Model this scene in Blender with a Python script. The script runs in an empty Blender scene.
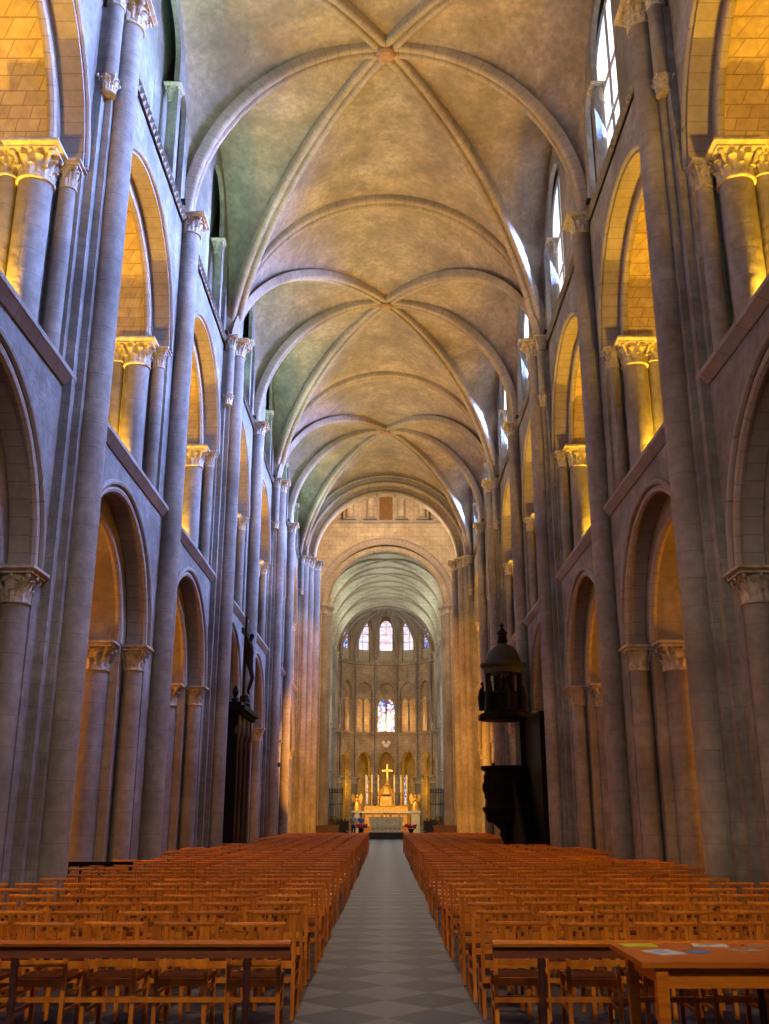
import bpy, math, random
from mathutils import Vector, Matrix, noise
random.seed(7)
sc = bpy.context.scene
COL = sc.collection
PI = math.pi
sin, cos, sqrt = math.sin, math.cos, math.sqrt

# ---------------------------------------------------------------- camera
cd = bpy.data.cameras.new('camera'); cam = bpy.data.objects.new('camera', cd); COL.objects.link(cam)
cd.sensor_fit = 'VERTICAL'; cd.sensor_height = 24; cd.lens = 977 / 1024 * 24
cd.clip_start = .05; cd.clip_end = 300
cam.location = (0, 0, 1.65)
cam.rotation_euler = (math.radians(90 + 17.2), 0, .0016)
sc.camera = cam
# ---------------------------------------------------------------- view + world
vs = sc.view_settings
vs.view_transform = 'Standard'; vs.look = 'None'; vs.exposure = 0.0; vs.gamma = 1; vs.use_curve_mapping = False
sc.cycles.use_denoising = True
sc.cycles.max_bounces = 5; sc.cycles.diffuse_bounces = 2; sc.cycles.glossy_bounces = 2
sc.cycles.sample_clamp_indirect = 3
w = bpy.data.worlds.new('sky'); sc.world = w; w.use_nodes = True
bg = w.node_tree.nodes['Background']; bg.inputs[0].default_value = (.45, .6, .9, 1); bg.inputs[1].default_value = .6

# light levels, one place
L_WEST = 200          # fill light added at the unseen west windows
L_CLER = 3000          # each clerestory window on the pulpit side
L_TEAL = 270           # green tint light added in the clerestory passage, crucifix side
L_GAL = 1700            # gallery floodlights
L_AISLE = 560          # aisle lamps
L_VAULT = 45         # fill lamps added on the cornice, aimed at the vault
L_CROSS = 5600        # crossing tower lamps
L_CHOIR = 620
L_CHAIR_FILL = 2700  # added fill lamp behind the camera, aimed at the chairs
GOLD = (1, .53, .03); ORANGE = (1, .36, .02); WARM = (1, .70, .45); BLUE = (.25, .42, 1); TEAL = (.55, 1, .78)

def lamp(kind, name, loc, power, color, aim=None, **kw):
    d = bpy.data.lights.new(name, kind); d.energy = power; d.color = color
    for k, v in kw.items(): setattr(d, k, v)
    o = bpy.data.objects.new(name, d); COL.objects.link(o); o.location = loc
    if aim is not None:
        o.rotation_euler = (Vector(aim) - Vector(loc)).to_track_quat('-Z', 'Y').to_euler()
    return o
# geometry constants of the place (metres)
W = 5.05                      # nave wall plane
PY = [1.0 + 6.75 * i for i in range(9)]     # pier centres: even index = strong pier
Z_STR, Z_CLR, Z_TOP = 8.27, 15.85, 21.0
# added main fill, set at the three unseen west windows behind the camera
for i, x in enumerate((-3.1, 0, 3.1)):
    lamp('AREA', 'west_fill_light', (x, -3.6, 11.5), L_WEST / 3, (1, .90, .80), aim=(x, 30, 9.5), shape='RECTANGLE', size=1.7, size_y=6.0)
# daylight through the pulpit-side clerestory
for i in range(8):
    yc = (PY[i] + PY[i + 1]) / 2
    lamp('AREA', 'clerestory_daylight', (W + .19, yc + 1.2, 17.7), L_CLER, BLUE, aim=(-5, yc, 13.5), shape='RECTANGLE', size=2.5, size_y=2.6, spread=math.radians(88))
    lamp('AREA', 'passage_tint_light', (-W - .27, yc, 15.95), L_TEAL, TEAL, aim=(-W - .33, yc, 19.5), shape='RECTANGLE', size=.2, size_y=3.6, spread=math.radians(140))  # added green tint light hidden in the passage, not daylight

# ---------------------------------------------------------------- mesh helper
class M:
    def __init__(s): s.v = []; s.f = []; s.uv = {}
    def add(s, vs, fs, uvs=None):
        b = len(s.v); s.v += [tuple(p) for p in vs]
        for k, f in enumerate(fs):
            if uvs: s.uv[len(s.f)] = uvs[k]
            s.f.append(tuple(b + i for i in f))
    def box(s, x0, x1, y0, y1, z0, z1, tf=None):
        vs = [(x, y, z) for z in (z0, z1) for y in (y0, y1) for x in (x0, x1)]
        if tf: vs = [tf(*p) for p in vs]
        s.add(vs, [(0, 2, 3, 1), (4, 5, 7, 6), (0, 1, 5, 4), (2, 6, 7, 3), (0, 4, 6, 2), (1, 3, 7, 5)])
    def bar(s, a, b, wx, wy, up=(0, 0, 1)):
        a = Vector(a); b = Vector(b); d = (b - a).normalized(); u = Vector(up)
        if abs(d.dot(u)) > .98: u = Vector((0, 1, 0))
        r = d.cross(u).normalized(); q = r.cross(d)
        vs = []
        for p in (a, b):
            for i, j in ((-1, -1), (1, -1), (1, 1), (-1, 1)): vs.append(p + r * wx / 2 * i + q * wy / 2 * j)
        s.add(vs, [(0, 3, 2, 1), (4, 5, 6, 7), (0, 1, 5, 4), (1, 2, 6, 5), (2, 3, 7, 6), (3, 0, 4, 7)])
    def tube(s, pts, r, n=8, cap=True):
        pts = [Vector(p) for p in pts]
        if not hasattr(r, '__len__'): r = [r] * len(pts)
        vs = []; fs = []
        prev = None
        for i, p in enumerate(pts):
            d = (pts[min(i + 1, len(pts) - 1)] - pts[max(i - 1, 0)]).normalized()
            if prev is None:
                u = Vector((0, 0, 1)) if abs(d.z) < .9 else Vector((1, 0, 0))
                a = d.cross(u).normalized()
            else: a = (prev - d * prev.dot(d)).normalized()
            prev = a; b = d.cross(a)
            for k in range(n):
                t = 2 * PI * k / n; vs.append(p + (a * cos(t) + b * sin(t)) * r[i])
        for i in range(len(pts) - 1):
            for k in range(n):
                k2 = (k + 1) % n
                fs.append((i * n + k, i * n + k2, (i + 1) * n + k2, (i + 1) * n + k))
        if cap:
            fs.append(tuple(range(n))[::-1]); e = (len(pts) - 1) * n; fs.append(tuple(e + k for k in range(n)))
        s.add(vs, fs)
    def lathe(s, prof, n=16, c=(0, 0), mod=None, sx=1, sy=1):
        vs = []; fs = []
        for i, (r, z) in enumerate(prof):
            for k in range(n):
                t = 2 * PI * k / n
                rr = r * (mod(t, z) if mod else 1)
                vs.append((c[0] + rr * cos(t) * sx, c[1] + rr * sin(t) * sy, z))
        for i in range(len(prof) - 1):
            for k in range(n):
                k2 = (k + 1) % n
                fs.append((i * n + k, i * n + k2, (i + 1) * n + k2, (i + 1) * n + k))
        fs.append(tuple(range(n))[::-1]); e = (len(prof) - 1) * n; fs.append(tuple(e + k for k in range(n)))
        s.add(vs, fs)
    def sweep(s, rings, closed=True, cap=True, scale_u=1.0):
        """rings: list of lists of points; uv runs along the sweep"""
        n = len(rings[0]); vs = [p for r in rings for p in r]; fs = []; uvs = []
        L = [0]
        for i in range(1, len(rings)): L.append(L[-1] + (Vector(rings[i][0]) - Vector(rings[i - 1][0])).length)
        rng = range(n) if closed else range(n - 1)
        for i in range(len(rings) - 1):
            for k in rng:
                k2 = (k + 1) % n
                fs.append((i * n + k, i * n + k2, (i + 1) * n + k2, (i + 1) * n + k))
                a, b = L[i] * scale_u, L[i + 1] * scale_u
                uvs.append(((a, k * .1), (a, k * .1 + .1), (b, k * .1 + .1), (b, k * .1)))
        if cap and closed:
            fs.append(tuple(range(n))[::-1]); uvs.append([(0, 0)] * n)
            e = (len(rings) - 1) * n; fs.append(tuple(e + k for k in range(n))); uvs.append([(0, 0)] * n)
        s.add(vs, fs, uvs)
    def sphere(s, c, r, n=12, m=8, sc3=(1, 1, 1)):
        prof = [(max(.001, sin(PI * i / m)), -cos(PI * i / m)) for i in range(m + 1)]
        vs = []; fs = []
        for (rr, z) in prof:
            for k in range(n):
                t = 2 * PI * k / n; vs.append((c[0] + r * rr * cos(t) * sc3[0], c[1] + r * rr * sin(t) * sc3[1], c[2] + r * z * sc3[2]))
        for i in range(m):
            for k in range(n):
                k2 = (k + 1) % n; fs.append((i * n + k, i * n + k2, (i + 1) * n + k2, (i + 1) * n + k))
        s.add(vs, fs)
    def mesh(s, name, mat, smooth=35):
        me = bpy.data.meshes.new(name); me.from_pydata(s.v, [], s.f)
        if s.uv:
            ul = me.uv_layers.new(name='UVMap'); li = 0
            for pi, p in enumerate(me.polygons):
                uv = s.uv.get(pi)
                for j in range(p.loop_total):
                    if uv: ul.data[p.loop_start + j].uv = uv[j]
        me.materials.append(mat)
        if smooth:
            for p in me.polygons: p.use_smooth = True
            me.set_sharp_from_angle(angle=math.radians(smooth))
        me.update()
        return me
    def obj(s, name, mat, parent=None, smooth=35, label=None):
        return link(name, s.mesh(name, mat, smooth), parent, label)

def link(name, me, parent=None, label=None, loc=None, scale=None, rot=None):
    o = bpy.data.objects.new(name, me); COL.objects.link(o)
    if parent: o.parent = parent
    if loc: o.location = loc
    if scale: o.scale = scale
    if rot: o.rotation_euler = rot
    if label: o['label'] = label
    return o
def tag(o, label, cat, group=None, kind=None):
    o['label'] = label; o['category'] = cat
    if group: o['group'] = group
    if kind: o['kind'] = kind
    return o
def thing(name, label, cat, loc=(0, 0, 0), group=None, rz=0):
    o = bpy.data.objects.new(name, None); COL.objects.link(o); o.location = loc; o.rotation_euler = (0, 0, rz)
    o.empty_display_size = .1
    return tag(o, label, cat, group)
def struct(o, label=None, cat='wall'):
    o['kind'] = 'structure'; o['label'] = label or o.name.replace('_', ' '); o['category'] = cat
    return o

# ---------------------------------------------------------------- materials
def nt(name, rough=.8):
    m = bpy.data.materials.new(name); m.use_nodes = True; n = m.node_tree; b = n.nodes['Principled BSDF']
    b.inputs['Roughness'].default_value = rough
    return m, n, b
def mixc(n, a, b, fac, mode='MIX'):
    x = n.nodes.new('ShaderNodeMix'); x.data_type = 'RGBA'; x.blend_type = mode
    for sock, val in ((x.inputs[6], a), (x.inputs[7], b)):
        if isinstance(val, tuple): sock.default_value = (*val, 1)
        else: n.links.new(val, sock)
    if isinstance(fac, (int, float)): x.inputs[0].default_value = fac
    else: n.links.new(fac, x.inputs[0])
    return x.outputs[2]
def noise_tex(n, vec, scale, detail=4, lo=.35, hi=.65, rough=.6):
    t = n.nodes.new('ShaderNodeTexNoise'); t.inputs['Scale'].default_value = scale; t.inputs['Detail'].default_value = detail; t.inputs['Roughness'].default_value = rough
    n.links.new(vec, t.inputs['Vector'])
    r = n.nodes.new('ShaderNodeMapRange'); r.inputs[1].default_value = lo; r.inputs[2].default_value = hi
    n.links.new(t.outputs[0], r.inputs[0])
    return r.outputs[0]
def bump(n, b, h, strength, dist=.02):
    k = n.nodes.new('ShaderNodeBump'); k.inputs['Strength'].default_value = strength; k.inputs['Distance'].default_value = dist
    n.links.new(h, k.inputs['Height']); n.links.new(k.outputs[0], b.inputs['Normal'])
def stone(name, c1, c2, joint=(.12, .10, .09), bw=.62, bh=.31, jf=.5, stain=.5, uv=False, mortar=.012, bs=.35, contrast=.35, mott=0):
    """ashlar: courses in z, joints in x+y; or voussoirs along uv"""
    m, n, b = nt(name, .85); b.inputs['Specular IOR Level'].default_value = .25
    g = n.nodes.new('ShaderNodeNewGeometry'); pos = g.outputs['Position']
    br = n.nodes.new('ShaderNodeTexBrick'); br.inputs['Scale'].default_value = 1
    br.inputs['Mortar Size'].default_value = mortar; br.inputs['Mortar Smooth'].default_value = .3
    br.inputs['Color1'].default_value = (1, 1, 1, 1); br.inputs['Color2'].default_value = (1 - contrast,) * 3 + (1,)
    br.inputs['Mortar'].default_value = (0, 0, 0, 1); br.inputs['Bias'].default_value = -.2
    if uv:
        t = n.nodes.new('ShaderNodeUVMap'); mp = n.nodes.new('ShaderNodeMapping')
        n.links.new(t.outputs[0], mp.inputs[0]); mp.inputs['Location'].default_value = (0, 0, 0)
        n.links.new(mp.outputs[0], br.inputs['Vector'])
        br.inputs['Brick Width'].default_value = bw; br.inputs['Row Height'].default_value = 50
        mp.inputs['Location'].default_value = (0, 25, 0)
    else:
        s = n.nodes.new('ShaderNodeSeparateXYZ'); n.links.new(pos, s.inputs[0])
        a = n.nodes.new('ShaderNodeMath'); a.operation = 'ADD'; n.links.new(s.outputs[0], a.inputs[0]); n.links.new(s.outputs[1], a.inputs[1])
        c = n.nodes.new('ShaderNodeCombineXYZ'); n.links.new(a.outputs[0], c.inputs[0]); n.links.new(s.outputs[2], c.inputs[1])
        n.links.new(c.outputs[0], br.inputs['Vector'])
        br.inputs['Brick Width'].default_value = bw; br.inputs['Row Height'].default_value = bh
    nz = noise_tex(n, pos, .55, 6, .3, .7)
    nf = noise_tex(n, pos, 6, 5, .3, .75)
    col = mixc(n, c1, c2, nz)
    if mott:
        n2 = noise_tex(n, pos, .9, 7, .42, .6, .7); col = mixc(n, col, tuple(v * .62 for v in c2), mixfac(n, n2, .55))
    col = mixc(n, col, tuple(v * .55 for v in c2), mixfac(n, nf, stain * .5))
    col = mixc(n, col, br.outputs['Color'], jf * .8, 'MULTIPLY')
    inv = n.nodes.new('ShaderNodeMath'); inv.operation = 'MULTIPLY'; n.links.new(br.outputs['Fac'], inv.inputs[0]); inv.inputs[1].default_value = jf
    col = mixc(n, col, joint, inv.outputs[0])
    n.links.new(col, b.inputs['Base Color'])
    h = n.nodes.new('ShaderNodeMath'); h.operation = 'SUBTRACT'; n.links.new(nf, h.inputs[0]); n.links.new(br.outputs['Fac'], h.inputs[1])
    bump(n, b, h.outputs[0], bs, .025)
    return m
def mixfac(n, v, f):
    k = n.nodes.new('ShaderNodeMath'); k.operation = 'MULTIPLY'; n.links.new(v, k.inputs[0]); k.inputs[1].default_value = f
    return k.outputs[0]
def plain(name, c, rough=.5, metal=0, var=.3, scale=8, bs=.0, emit=None, es=1):
    m, n, b = nt(name, rough)
    g = n.nodes.new('ShaderNodeNewGeometry')
    nz = noise_tex(n, g.outputs['Position'], scale, 4)
    n.links.new(mixc(n, c, tuple(v * (1 - var) for v in c), nz), b.inputs['Base Color'])
    b.inputs['Metallic'].default_value = metal
    if bs: bump(n, b, nz, bs)
    if emit: b.inputs['Emission Color'].default_value = (*emit, 1); b.inputs['Emission Strength'].default_value = es
    return m
def wood(name, c1, c2, rough=.35, scale=(9, 9, 3)):
    m, n, b = nt(name, rough)
    t = n.nodes.new('ShaderNodeTexCoord'); mp = n.nodes.new('ShaderNodeMapping'); mp.inputs['Scale'].default_value = scale
    n.links.new(t.outputs['Object'], mp.inputs[0])
    nz = noise_tex(n, mp.outputs[0], 1, 5, .3, .7)
    oi = n.nodes.new('ShaderNodeObjectInfo')
    col = mixc(n, c1, c2, nz)
    rr = n.nodes.new('ShaderNodeMapRange'); n.links.new(oi.outputs['Random'], rr.inputs[0]); rr.inputs[3].default_value = 0; rr.inputs[4].default_value = .6
    col = mixc(n, col, tuple(v * .6 for v in c2), rr.outputs[0])
    n.links.new(col, b.inputs['Base Color']); bump(n, b, nz, .1, .004)
    return m
S_WALL = stone('ashlar_limestone', (.37, .35, .335), (.155, .14, .13), jf=.25, mortar=.007, contrast=.4, stain=1.2, mott=1)
S_SHAFT = stone('shaft_limestone', (.35, .32, .295), (.15, .125, .11), bw=1.9, bh=.42, jf=.22, mortar=.008, stain=1)
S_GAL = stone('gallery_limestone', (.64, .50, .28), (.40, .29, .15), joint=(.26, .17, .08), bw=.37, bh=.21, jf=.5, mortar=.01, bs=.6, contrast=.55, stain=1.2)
S_ORD = stone('arch_voussoirs', (.38, .33, .29), (.27, .225, .195), bw=.26, uv=True, jf=.25, mortar=.012, stain=.9)
S_RIB = stone('rib_voussoirs', (.40, .33, .265), (.22, .17, .13), bw=.34, uv=True, jf=.25, mortar=.014, stain=.8)
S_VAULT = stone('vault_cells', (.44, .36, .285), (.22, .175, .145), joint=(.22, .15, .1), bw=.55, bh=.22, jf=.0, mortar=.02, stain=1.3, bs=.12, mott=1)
S_TRIM = stone('string_course_stone', (.33, .30, .28), (.20, .175, .155), bw=.8, bh=3, jf=.5)
S_CAP = plain('carved_limestone', (.46, .40, .34), .85, 0, .45, 9, .3)
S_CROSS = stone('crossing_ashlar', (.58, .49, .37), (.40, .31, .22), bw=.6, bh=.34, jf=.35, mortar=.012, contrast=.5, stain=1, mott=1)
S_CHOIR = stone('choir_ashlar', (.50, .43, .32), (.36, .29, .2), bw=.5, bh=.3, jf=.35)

def tile_mat():
    m, n, b = nt('diamond_floor_tiles', .6); b.inputs['Specular IOR Level'].default_value = .22
    g = n.nodes.new('ShaderNodeNewGeometry'); mp = n.nodes.new('ShaderNodeMapping')
    mp.inputs['Rotation'].default_value = (0, 0, PI / 4); k = 1 / .587
    mp.inputs['Scale'].default_value = (k, k, k); mp.inputs['Location'].default_value = (.064, -.064, .5)
    n.links.new(g.outputs['Position'], mp.inputs[0])
    ck = n.nodes.new('ShaderNodeTexChecker'); ck.inputs['Scale'].default_value = 1; n.links.new(mp.outputs[0], ck.inputs['Vector'])
    nz = noise_tex(n, g.outputs['Position'], 1.2, 6, .3, .7); nf = noise_tex(n, g.outputs['Position'], 9, 5, .3, .7)
    a = mixc(n, (.115, .12, .19), (.055, .06, .115), nz); d = mixc(n, (.008, .013, .055), (.018, .026, .08), nf)
    br = n.nodes.new('ShaderNodeTexBrick'); br.offset = 0; br.inputs['Scale'].default_value = 1; br.inputs['Brick Width'].default_value = 1; br.inputs['Row Height'].default_value = 1
    br.inputs['Mortar Size'].default_value = .012; n.links.new(mp.outputs[0], br.inputs['Vector'])
    col = mixc(n, d, a, ck.outputs['Fac']); col = mixc(n, col, (.07, .065, .07), mixfac(n, br.outputs['Fac'], .7))
    n.links.new(col, b.inputs['Base Color']); bump(n, b, nf, .15, .01)
    return m
FLOOR = tile_mat()
WOOD = wood('honey_chair_wood', (.95, .35, .03), (.42, .105, .01))
WOOD_T = wood('orange_table_wood', (.85, .28, .015), (.5, .12, .008), .4, (3, 30, 30))
WOOD_R = wood('reddish_brown_rail_wood', (.30, .10, .045), (.17, .05, .03), .3, (3, 30, 30))
WOOD_P = wood('dark_violet_brown_post_wood', (.10, .035, .035), (.05, .018, .02), .35)
RUSH = plain('woven_rush_seat', (.13, .03, .006), .8, 0, .5, 60, .4)
BLACK = plain('blackened_oak', (.006, .005, .005), .8, 0, .3, 12)
DOAK = wood('dark_oak', (.05, .025, .015), (.02, .01, .008), .5)
IRON = plain('black_iron', (.015, .014, .014), .5, .6)
GOLDM = plain('gilded_wood', (1, .55, .10), .4, .45, .4, 6, .2)
MARBLE = plain('pale_carved_marble', (.85, .82, .66), .6, 0, .35, 10, .2)
WHITE = plain('white_altar_cloth', (.75, .62, .4), .8)
WAX = plain('cream_candle_wax', (.85, .65, .3), .6)
def glass_mat(name, cols, scale, es):
    m, n, b = nt(name, .3)
    g = n.nodes.new('ShaderNodeNewGeometry')
    vo = n.nodes.new('ShaderNodeTexVoronoi'); vo.inputs['Scale'].default_value = scale; n.links.new(g.outputs['Position'], vo.inputs['Vector'])
    cr = n.nodes.new('ShaderNodeValToRGB'); cr.color_ramp.interpolation = 'CONSTANT'
    while len(cr.color_ramp.elements) < len(cols): cr.color_ramp.elements.new(.5)
    for i, c in enumerate(cols): cr.color_ramp.elements[i].position = i / len(cols); cr.color_ramp.elements[i].color = (*c, 1)
    s = n.nodes.new('ShaderNodeSeparateColor'); n.links.new(vo.outputs['Color'], s.inputs[0]); n.links.new(s.outputs[0], cr.inputs[0])
    n.links.new(cr.outputs[0], b.inputs['Emission Color']); b.inputs['Emission Strength'].default_value = es
    n.links.new(cr.outputs[0], b.inputs['Base Color'])
    return m
G_PALE = glass_mat('pale_stained_glass', [(.85, .8, 1), (1, .95, .95), (.75, .6, .9), (.9, .9, 1), (.95, .6, .7), (.55, .6, 1)], 5, .8)
G_BLUE = glass_mat('blue_stained_glass', [(.08, .16, .6), (.5, .65, .9), (.9, .85, .95), (.03, .07, .35), (.7, .2, .2), (.2, .4, .8)], 5.5, .8)
def sky_pane():
    m, n, b = nt('daylight_pane', .2)
    g = n.nodes.new('ShaderNodeNewGeometry')
    nz = noise_tex(n, g.outputs['Position'], .9, 5, .35, .6)
    c = mixc(n, (.35, .5, .8), (1, 1, 1), nz)
    n.links.new(c, b.inputs['Emission Color']); b.inputs['Emission Strength'].default_value = 1.6
    return m
G_SKY = sky_pane()
BLACK.node_tree.nodes['Principled BSDF'].inputs['Specular IOR Level'].default_value = .12
RUSH.node_tree.nodes['Principled BSDF'].inputs['Specular IOR Level'].default_value = .1
G_DARK = plain('dark_leaded_glass', (.01, .015, .02), .2)
LAMPM = plain('floodlight_glass', (1, .6, .1), .3, emit=(1, .55, .1), es=12)

# ---------------------------------------------------------------- frames and arches
def Fside(sg, wx=W):
    return lambda s, d, t: (sg * (wx + d), s, t)
def Fcross(Y):
    return lambda s, d, t: (s, Y + d, t)
def arch_pts(a, zs, n=20, point=0.0):
    """(s,t) along the arch from -a to a. point=0 round, >0 pointed"""
    if point <= 0: return [(-a * cos(PI * i / n), zs + a * sin(PI * i / n)) for i in range(n + 1)]
    R = a * (1 + point); c = R - a; hgt = sqrt(R * R - c * c); th = math.atan2(hgt, c)
    half = [(-a + R - R * cos(th * i / (n // 2)), zs + R * sin(th * i / (n // 2))) for i in range(n // 2 + 1)]
    return half + [(-p[0], p[1]) for p in half[-2::-1]]
def arch_plate(m, F, s0, s1, z0, z1, c, a, zb, zs, d0, d1, n=20, point=0.0, zstop=None):
    """slab from depth d0 to d1 with an arched opening (centre c, half width a, sill zb, springing zs)"""
    P = [(c + p[0], p[1]) for p in arch_pts(a, zs, n, point)]
    quads = [((s0, z0), (c - a, z0), (c - a, z1), (s0, z1)), ((c + a, z0), (s1, z0), (s1, z1), (c + a, z1))]
    if zb > z0: quads.append(((c - a, z0), (c + a, z0), (c + a, zb), (c - a, zb)))
    for i in range(len(P) - 1):
        p, q = P[i], P[i + 1]; quads.append((p, q, (q[0], z1), (p[0], z1)))
    for qd in quads:
        for d in (d0, d1):
            m.add([F(s, d, t) for s, t in qd], [(0, 1, 2, 3)])
    loop = [(c - a, zb)] + P + [(c + a, zb)]
    for i in range(len(loop) - 1):
        p, q = loop[i], loop[i + 1]
        m.add([F(p[0], d0, p[1]), F(q[0], d0, q[1]), F(q[0], d1, q[1]), F(p[0], d1, p[1])], [(0, 1, 2, 3)])
    if zb > z0: m.add([F(c - a, d0, zb), F(c + a, d0, zb), F(c + a, d1, zb), F(c - a, d1, zb)], [(0, 1, 2, 3)])
def ring(m, F, c, zs, a, prof, n=24, point=0.0, zlow=None, squash=1):
    """moulding swept round an arch; prof = [(radial offset, depth)...] closed polygon"""
    rings = []
    for i in range(n + 1):
        if point <= 0:
            t = PI * i / n
            dirv = (-cos(t), sin(t)); base = (c, zs)
            rings.append([F(c + (a + r) * dirv[0], d, zs + (a + r) * dirv[1]) for r, d in prof])
        else:
            P = arch_pts(a, zs, n, point)
            j = i; p0 = P[max(j - 1, 0)]; p1 = P[min(j + 1, n)]
            tx, tz = p1[0] - p0[0], p1[1] - p0[1]; l = sqrt(tx * tx + tz * tz) or 1
            nx, nz = -tz / l, tx / l
            rings.append([F(c + P[j][0] + nx * r, d, P[j][1] + nz * r) for r, d in prof])
    m.sweep(rings)
def roll(r, cr=0.0, cd=0.0, k=8):
    return [(cr + r * cos(2 * PI * i / k), cd + r * sin(2 * PI * i / k)) for i in range(k)]

# shared unit meshes
def capital_mesh():
    m = M()
    bell = lambda z: 1.0 + .32 * max(0, (z - .3) / .5) ** 1.6
    m.lathe([(1.0, 0), (1.14, .02), (1.16, .06), (1.0, .09), (.99, .3), (bell(.5) - .04, .5), (bell(.65) - .03, .65), (1.3, .8), (1.38, .82)], 24)
    for tier, (zb, zt_, out, nl, ph) in enumerate(((.08, .42, .24, 8, 0), (.2, .66, .30, 8, PI / 8))):
        for k in range(nl):
            a = ph + 2 * PI * k / nl; rings = []
            for q in range(6):
                u = q / 5; z = zb + (zt_ - zb) * (sin(u * PI / 2) if q < 5 else .9); r0 = max(.98, bell(z) - .04) + out * u ** 2.2
                hw_ = (.30 if tier == 0 else .26) * (1 - .45 * u ** 2); th = .07
                ring_ = []
                for da, dr in ((-hw_, -.02), (-hw_ * .5, th * .4), (0, th * 1.5), (hw_ * .5, th * .4), (hw_, -.02), (0, -.1)):
                    ring_.append(((r0 + dr) * cos(a + da), (r0 + dr) * sin(a + da), z))
                rings.append(ring_)
            m.sweep(rings)
            m.sphere((1.0 * cos(a) * (max(1, bell(zt_)) + out - .05), 1.0 * sin(a) * (max(1, bell(zt_)) + out - .05), zt_ * .93), .085, 6, 5, (1, 1, .5))
    for a in range(4):
        t = PI / 4 + a * PI / 2; cx, cy = 1.62 * cos(t), 1.62 * sin(t)
        m.sphere((cx, cy, .74), .2, 8, 6, (1, 1, .42)); m.tube([(1.1 * cos(t), 1.1 * sin(t), .42), (1.35 * cos(t), 1.35 * sin(t), .62), (cx, cy, .8)], [.06, .1, .1], 6)
        t = a * PI / 2; m.sphere((1.38 * cos(t), 1.38 * sin(t), .74), .13, 6, 5, (1, 1, .5))
    return m.mesh('capital', S_CAP, 50)
def abacus_mesh():
    m = M()
    q = [(1.45, 0), (1.45, .05), (1.68, .12), (1.68, .2)]
    rings = [[(-r, -r, z), (r, -r, z), (r, r, z), (-r, r, z)] for r, z in q]
    m.sweep(rings); me = m.mesh('abacus', S_CAP, 30); return me
def base_mesh():
    m = M()
    prof = [(1.55, .3), (1.58, .36), (1.52, .43), (1.3, .47), (1.2, .55), (1.22, .62), (1.3, .68), (1.28, .75), (1.1, .8), (1.0, 1)]
    m.lathe(prof, 24)
    rings = [[(-r, -r, z), (r, -r, z), (r, r, z), (-r, r, z)] for r, z in ((1.65, 0), (1.65, .25), (1.55, .32))]
    m.sweep(rings)
    return m.mesh('base', S_SHAFT, 40)
def shaft_mesh():
    m = M(); m.lathe([(1, 0), (1, .5), (1, 1)], 24); return m.mesh('shaft', S_SHAFT, 40)
CAP, ABA, BAS, SHA = capital_mesh(), abacus_mesh(), base_mesh(), shaft_mesh()
def column(par, x, y, z0, z1, r, ch=.5, bh=.35, shaft='shaft', cap='capital', base=True, rz=0):
    """attached column: base, shaft, capital with abacus as its sub-part"""
    p = par.location
    x -= p.x; y -= p.y; z0 -= p.z; z1 -= p.z
    if base: link('base', BAS, par, loc=(x, y, z0), scale=(r, r, bh))
    else: bh = 0
    link(shaft, SHA, par, loc=(x, y, z0 + bh), scale=(r, r, z1 - ch - z0 - bh))
    c = link(cap, CAP, par, loc=(x, y, z1 - ch), scale=(r, r, ch))
    link('abacus', ABA, c, loc=(0, 0, .8))
SIDE = {1: 'pulpit side', -1: 'crucifix side'}
ORD = ['first', 'second', 'third', 'fourth', 'fifth', 'sixth', 'seventh', 'eighth', 'ninth', 'tenth', 'eleventh', 'twelfth', 'thirteenth', 'fourteenth', 'fifteenth', 'sixteenth', 'seventeenth', 'eighteenth', 'nineteenth', 'twentieth', 'twenty-first', 'twenty-second', 'twenty-third', 'twenty-fourth', 'twenty-fifth', 'twenty-sixth', 'twenty-seventh', 'twenty-eighth']

# ================================================================= FLOOR, ceiling
m = M(); m.box(-19, 19, -4.2, 105, -.2, 0); struct(m.obj('floor', FLOOR, smooth=0), 'grey and slate diamond-tiled stone floor of the nave', 'floor')

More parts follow.
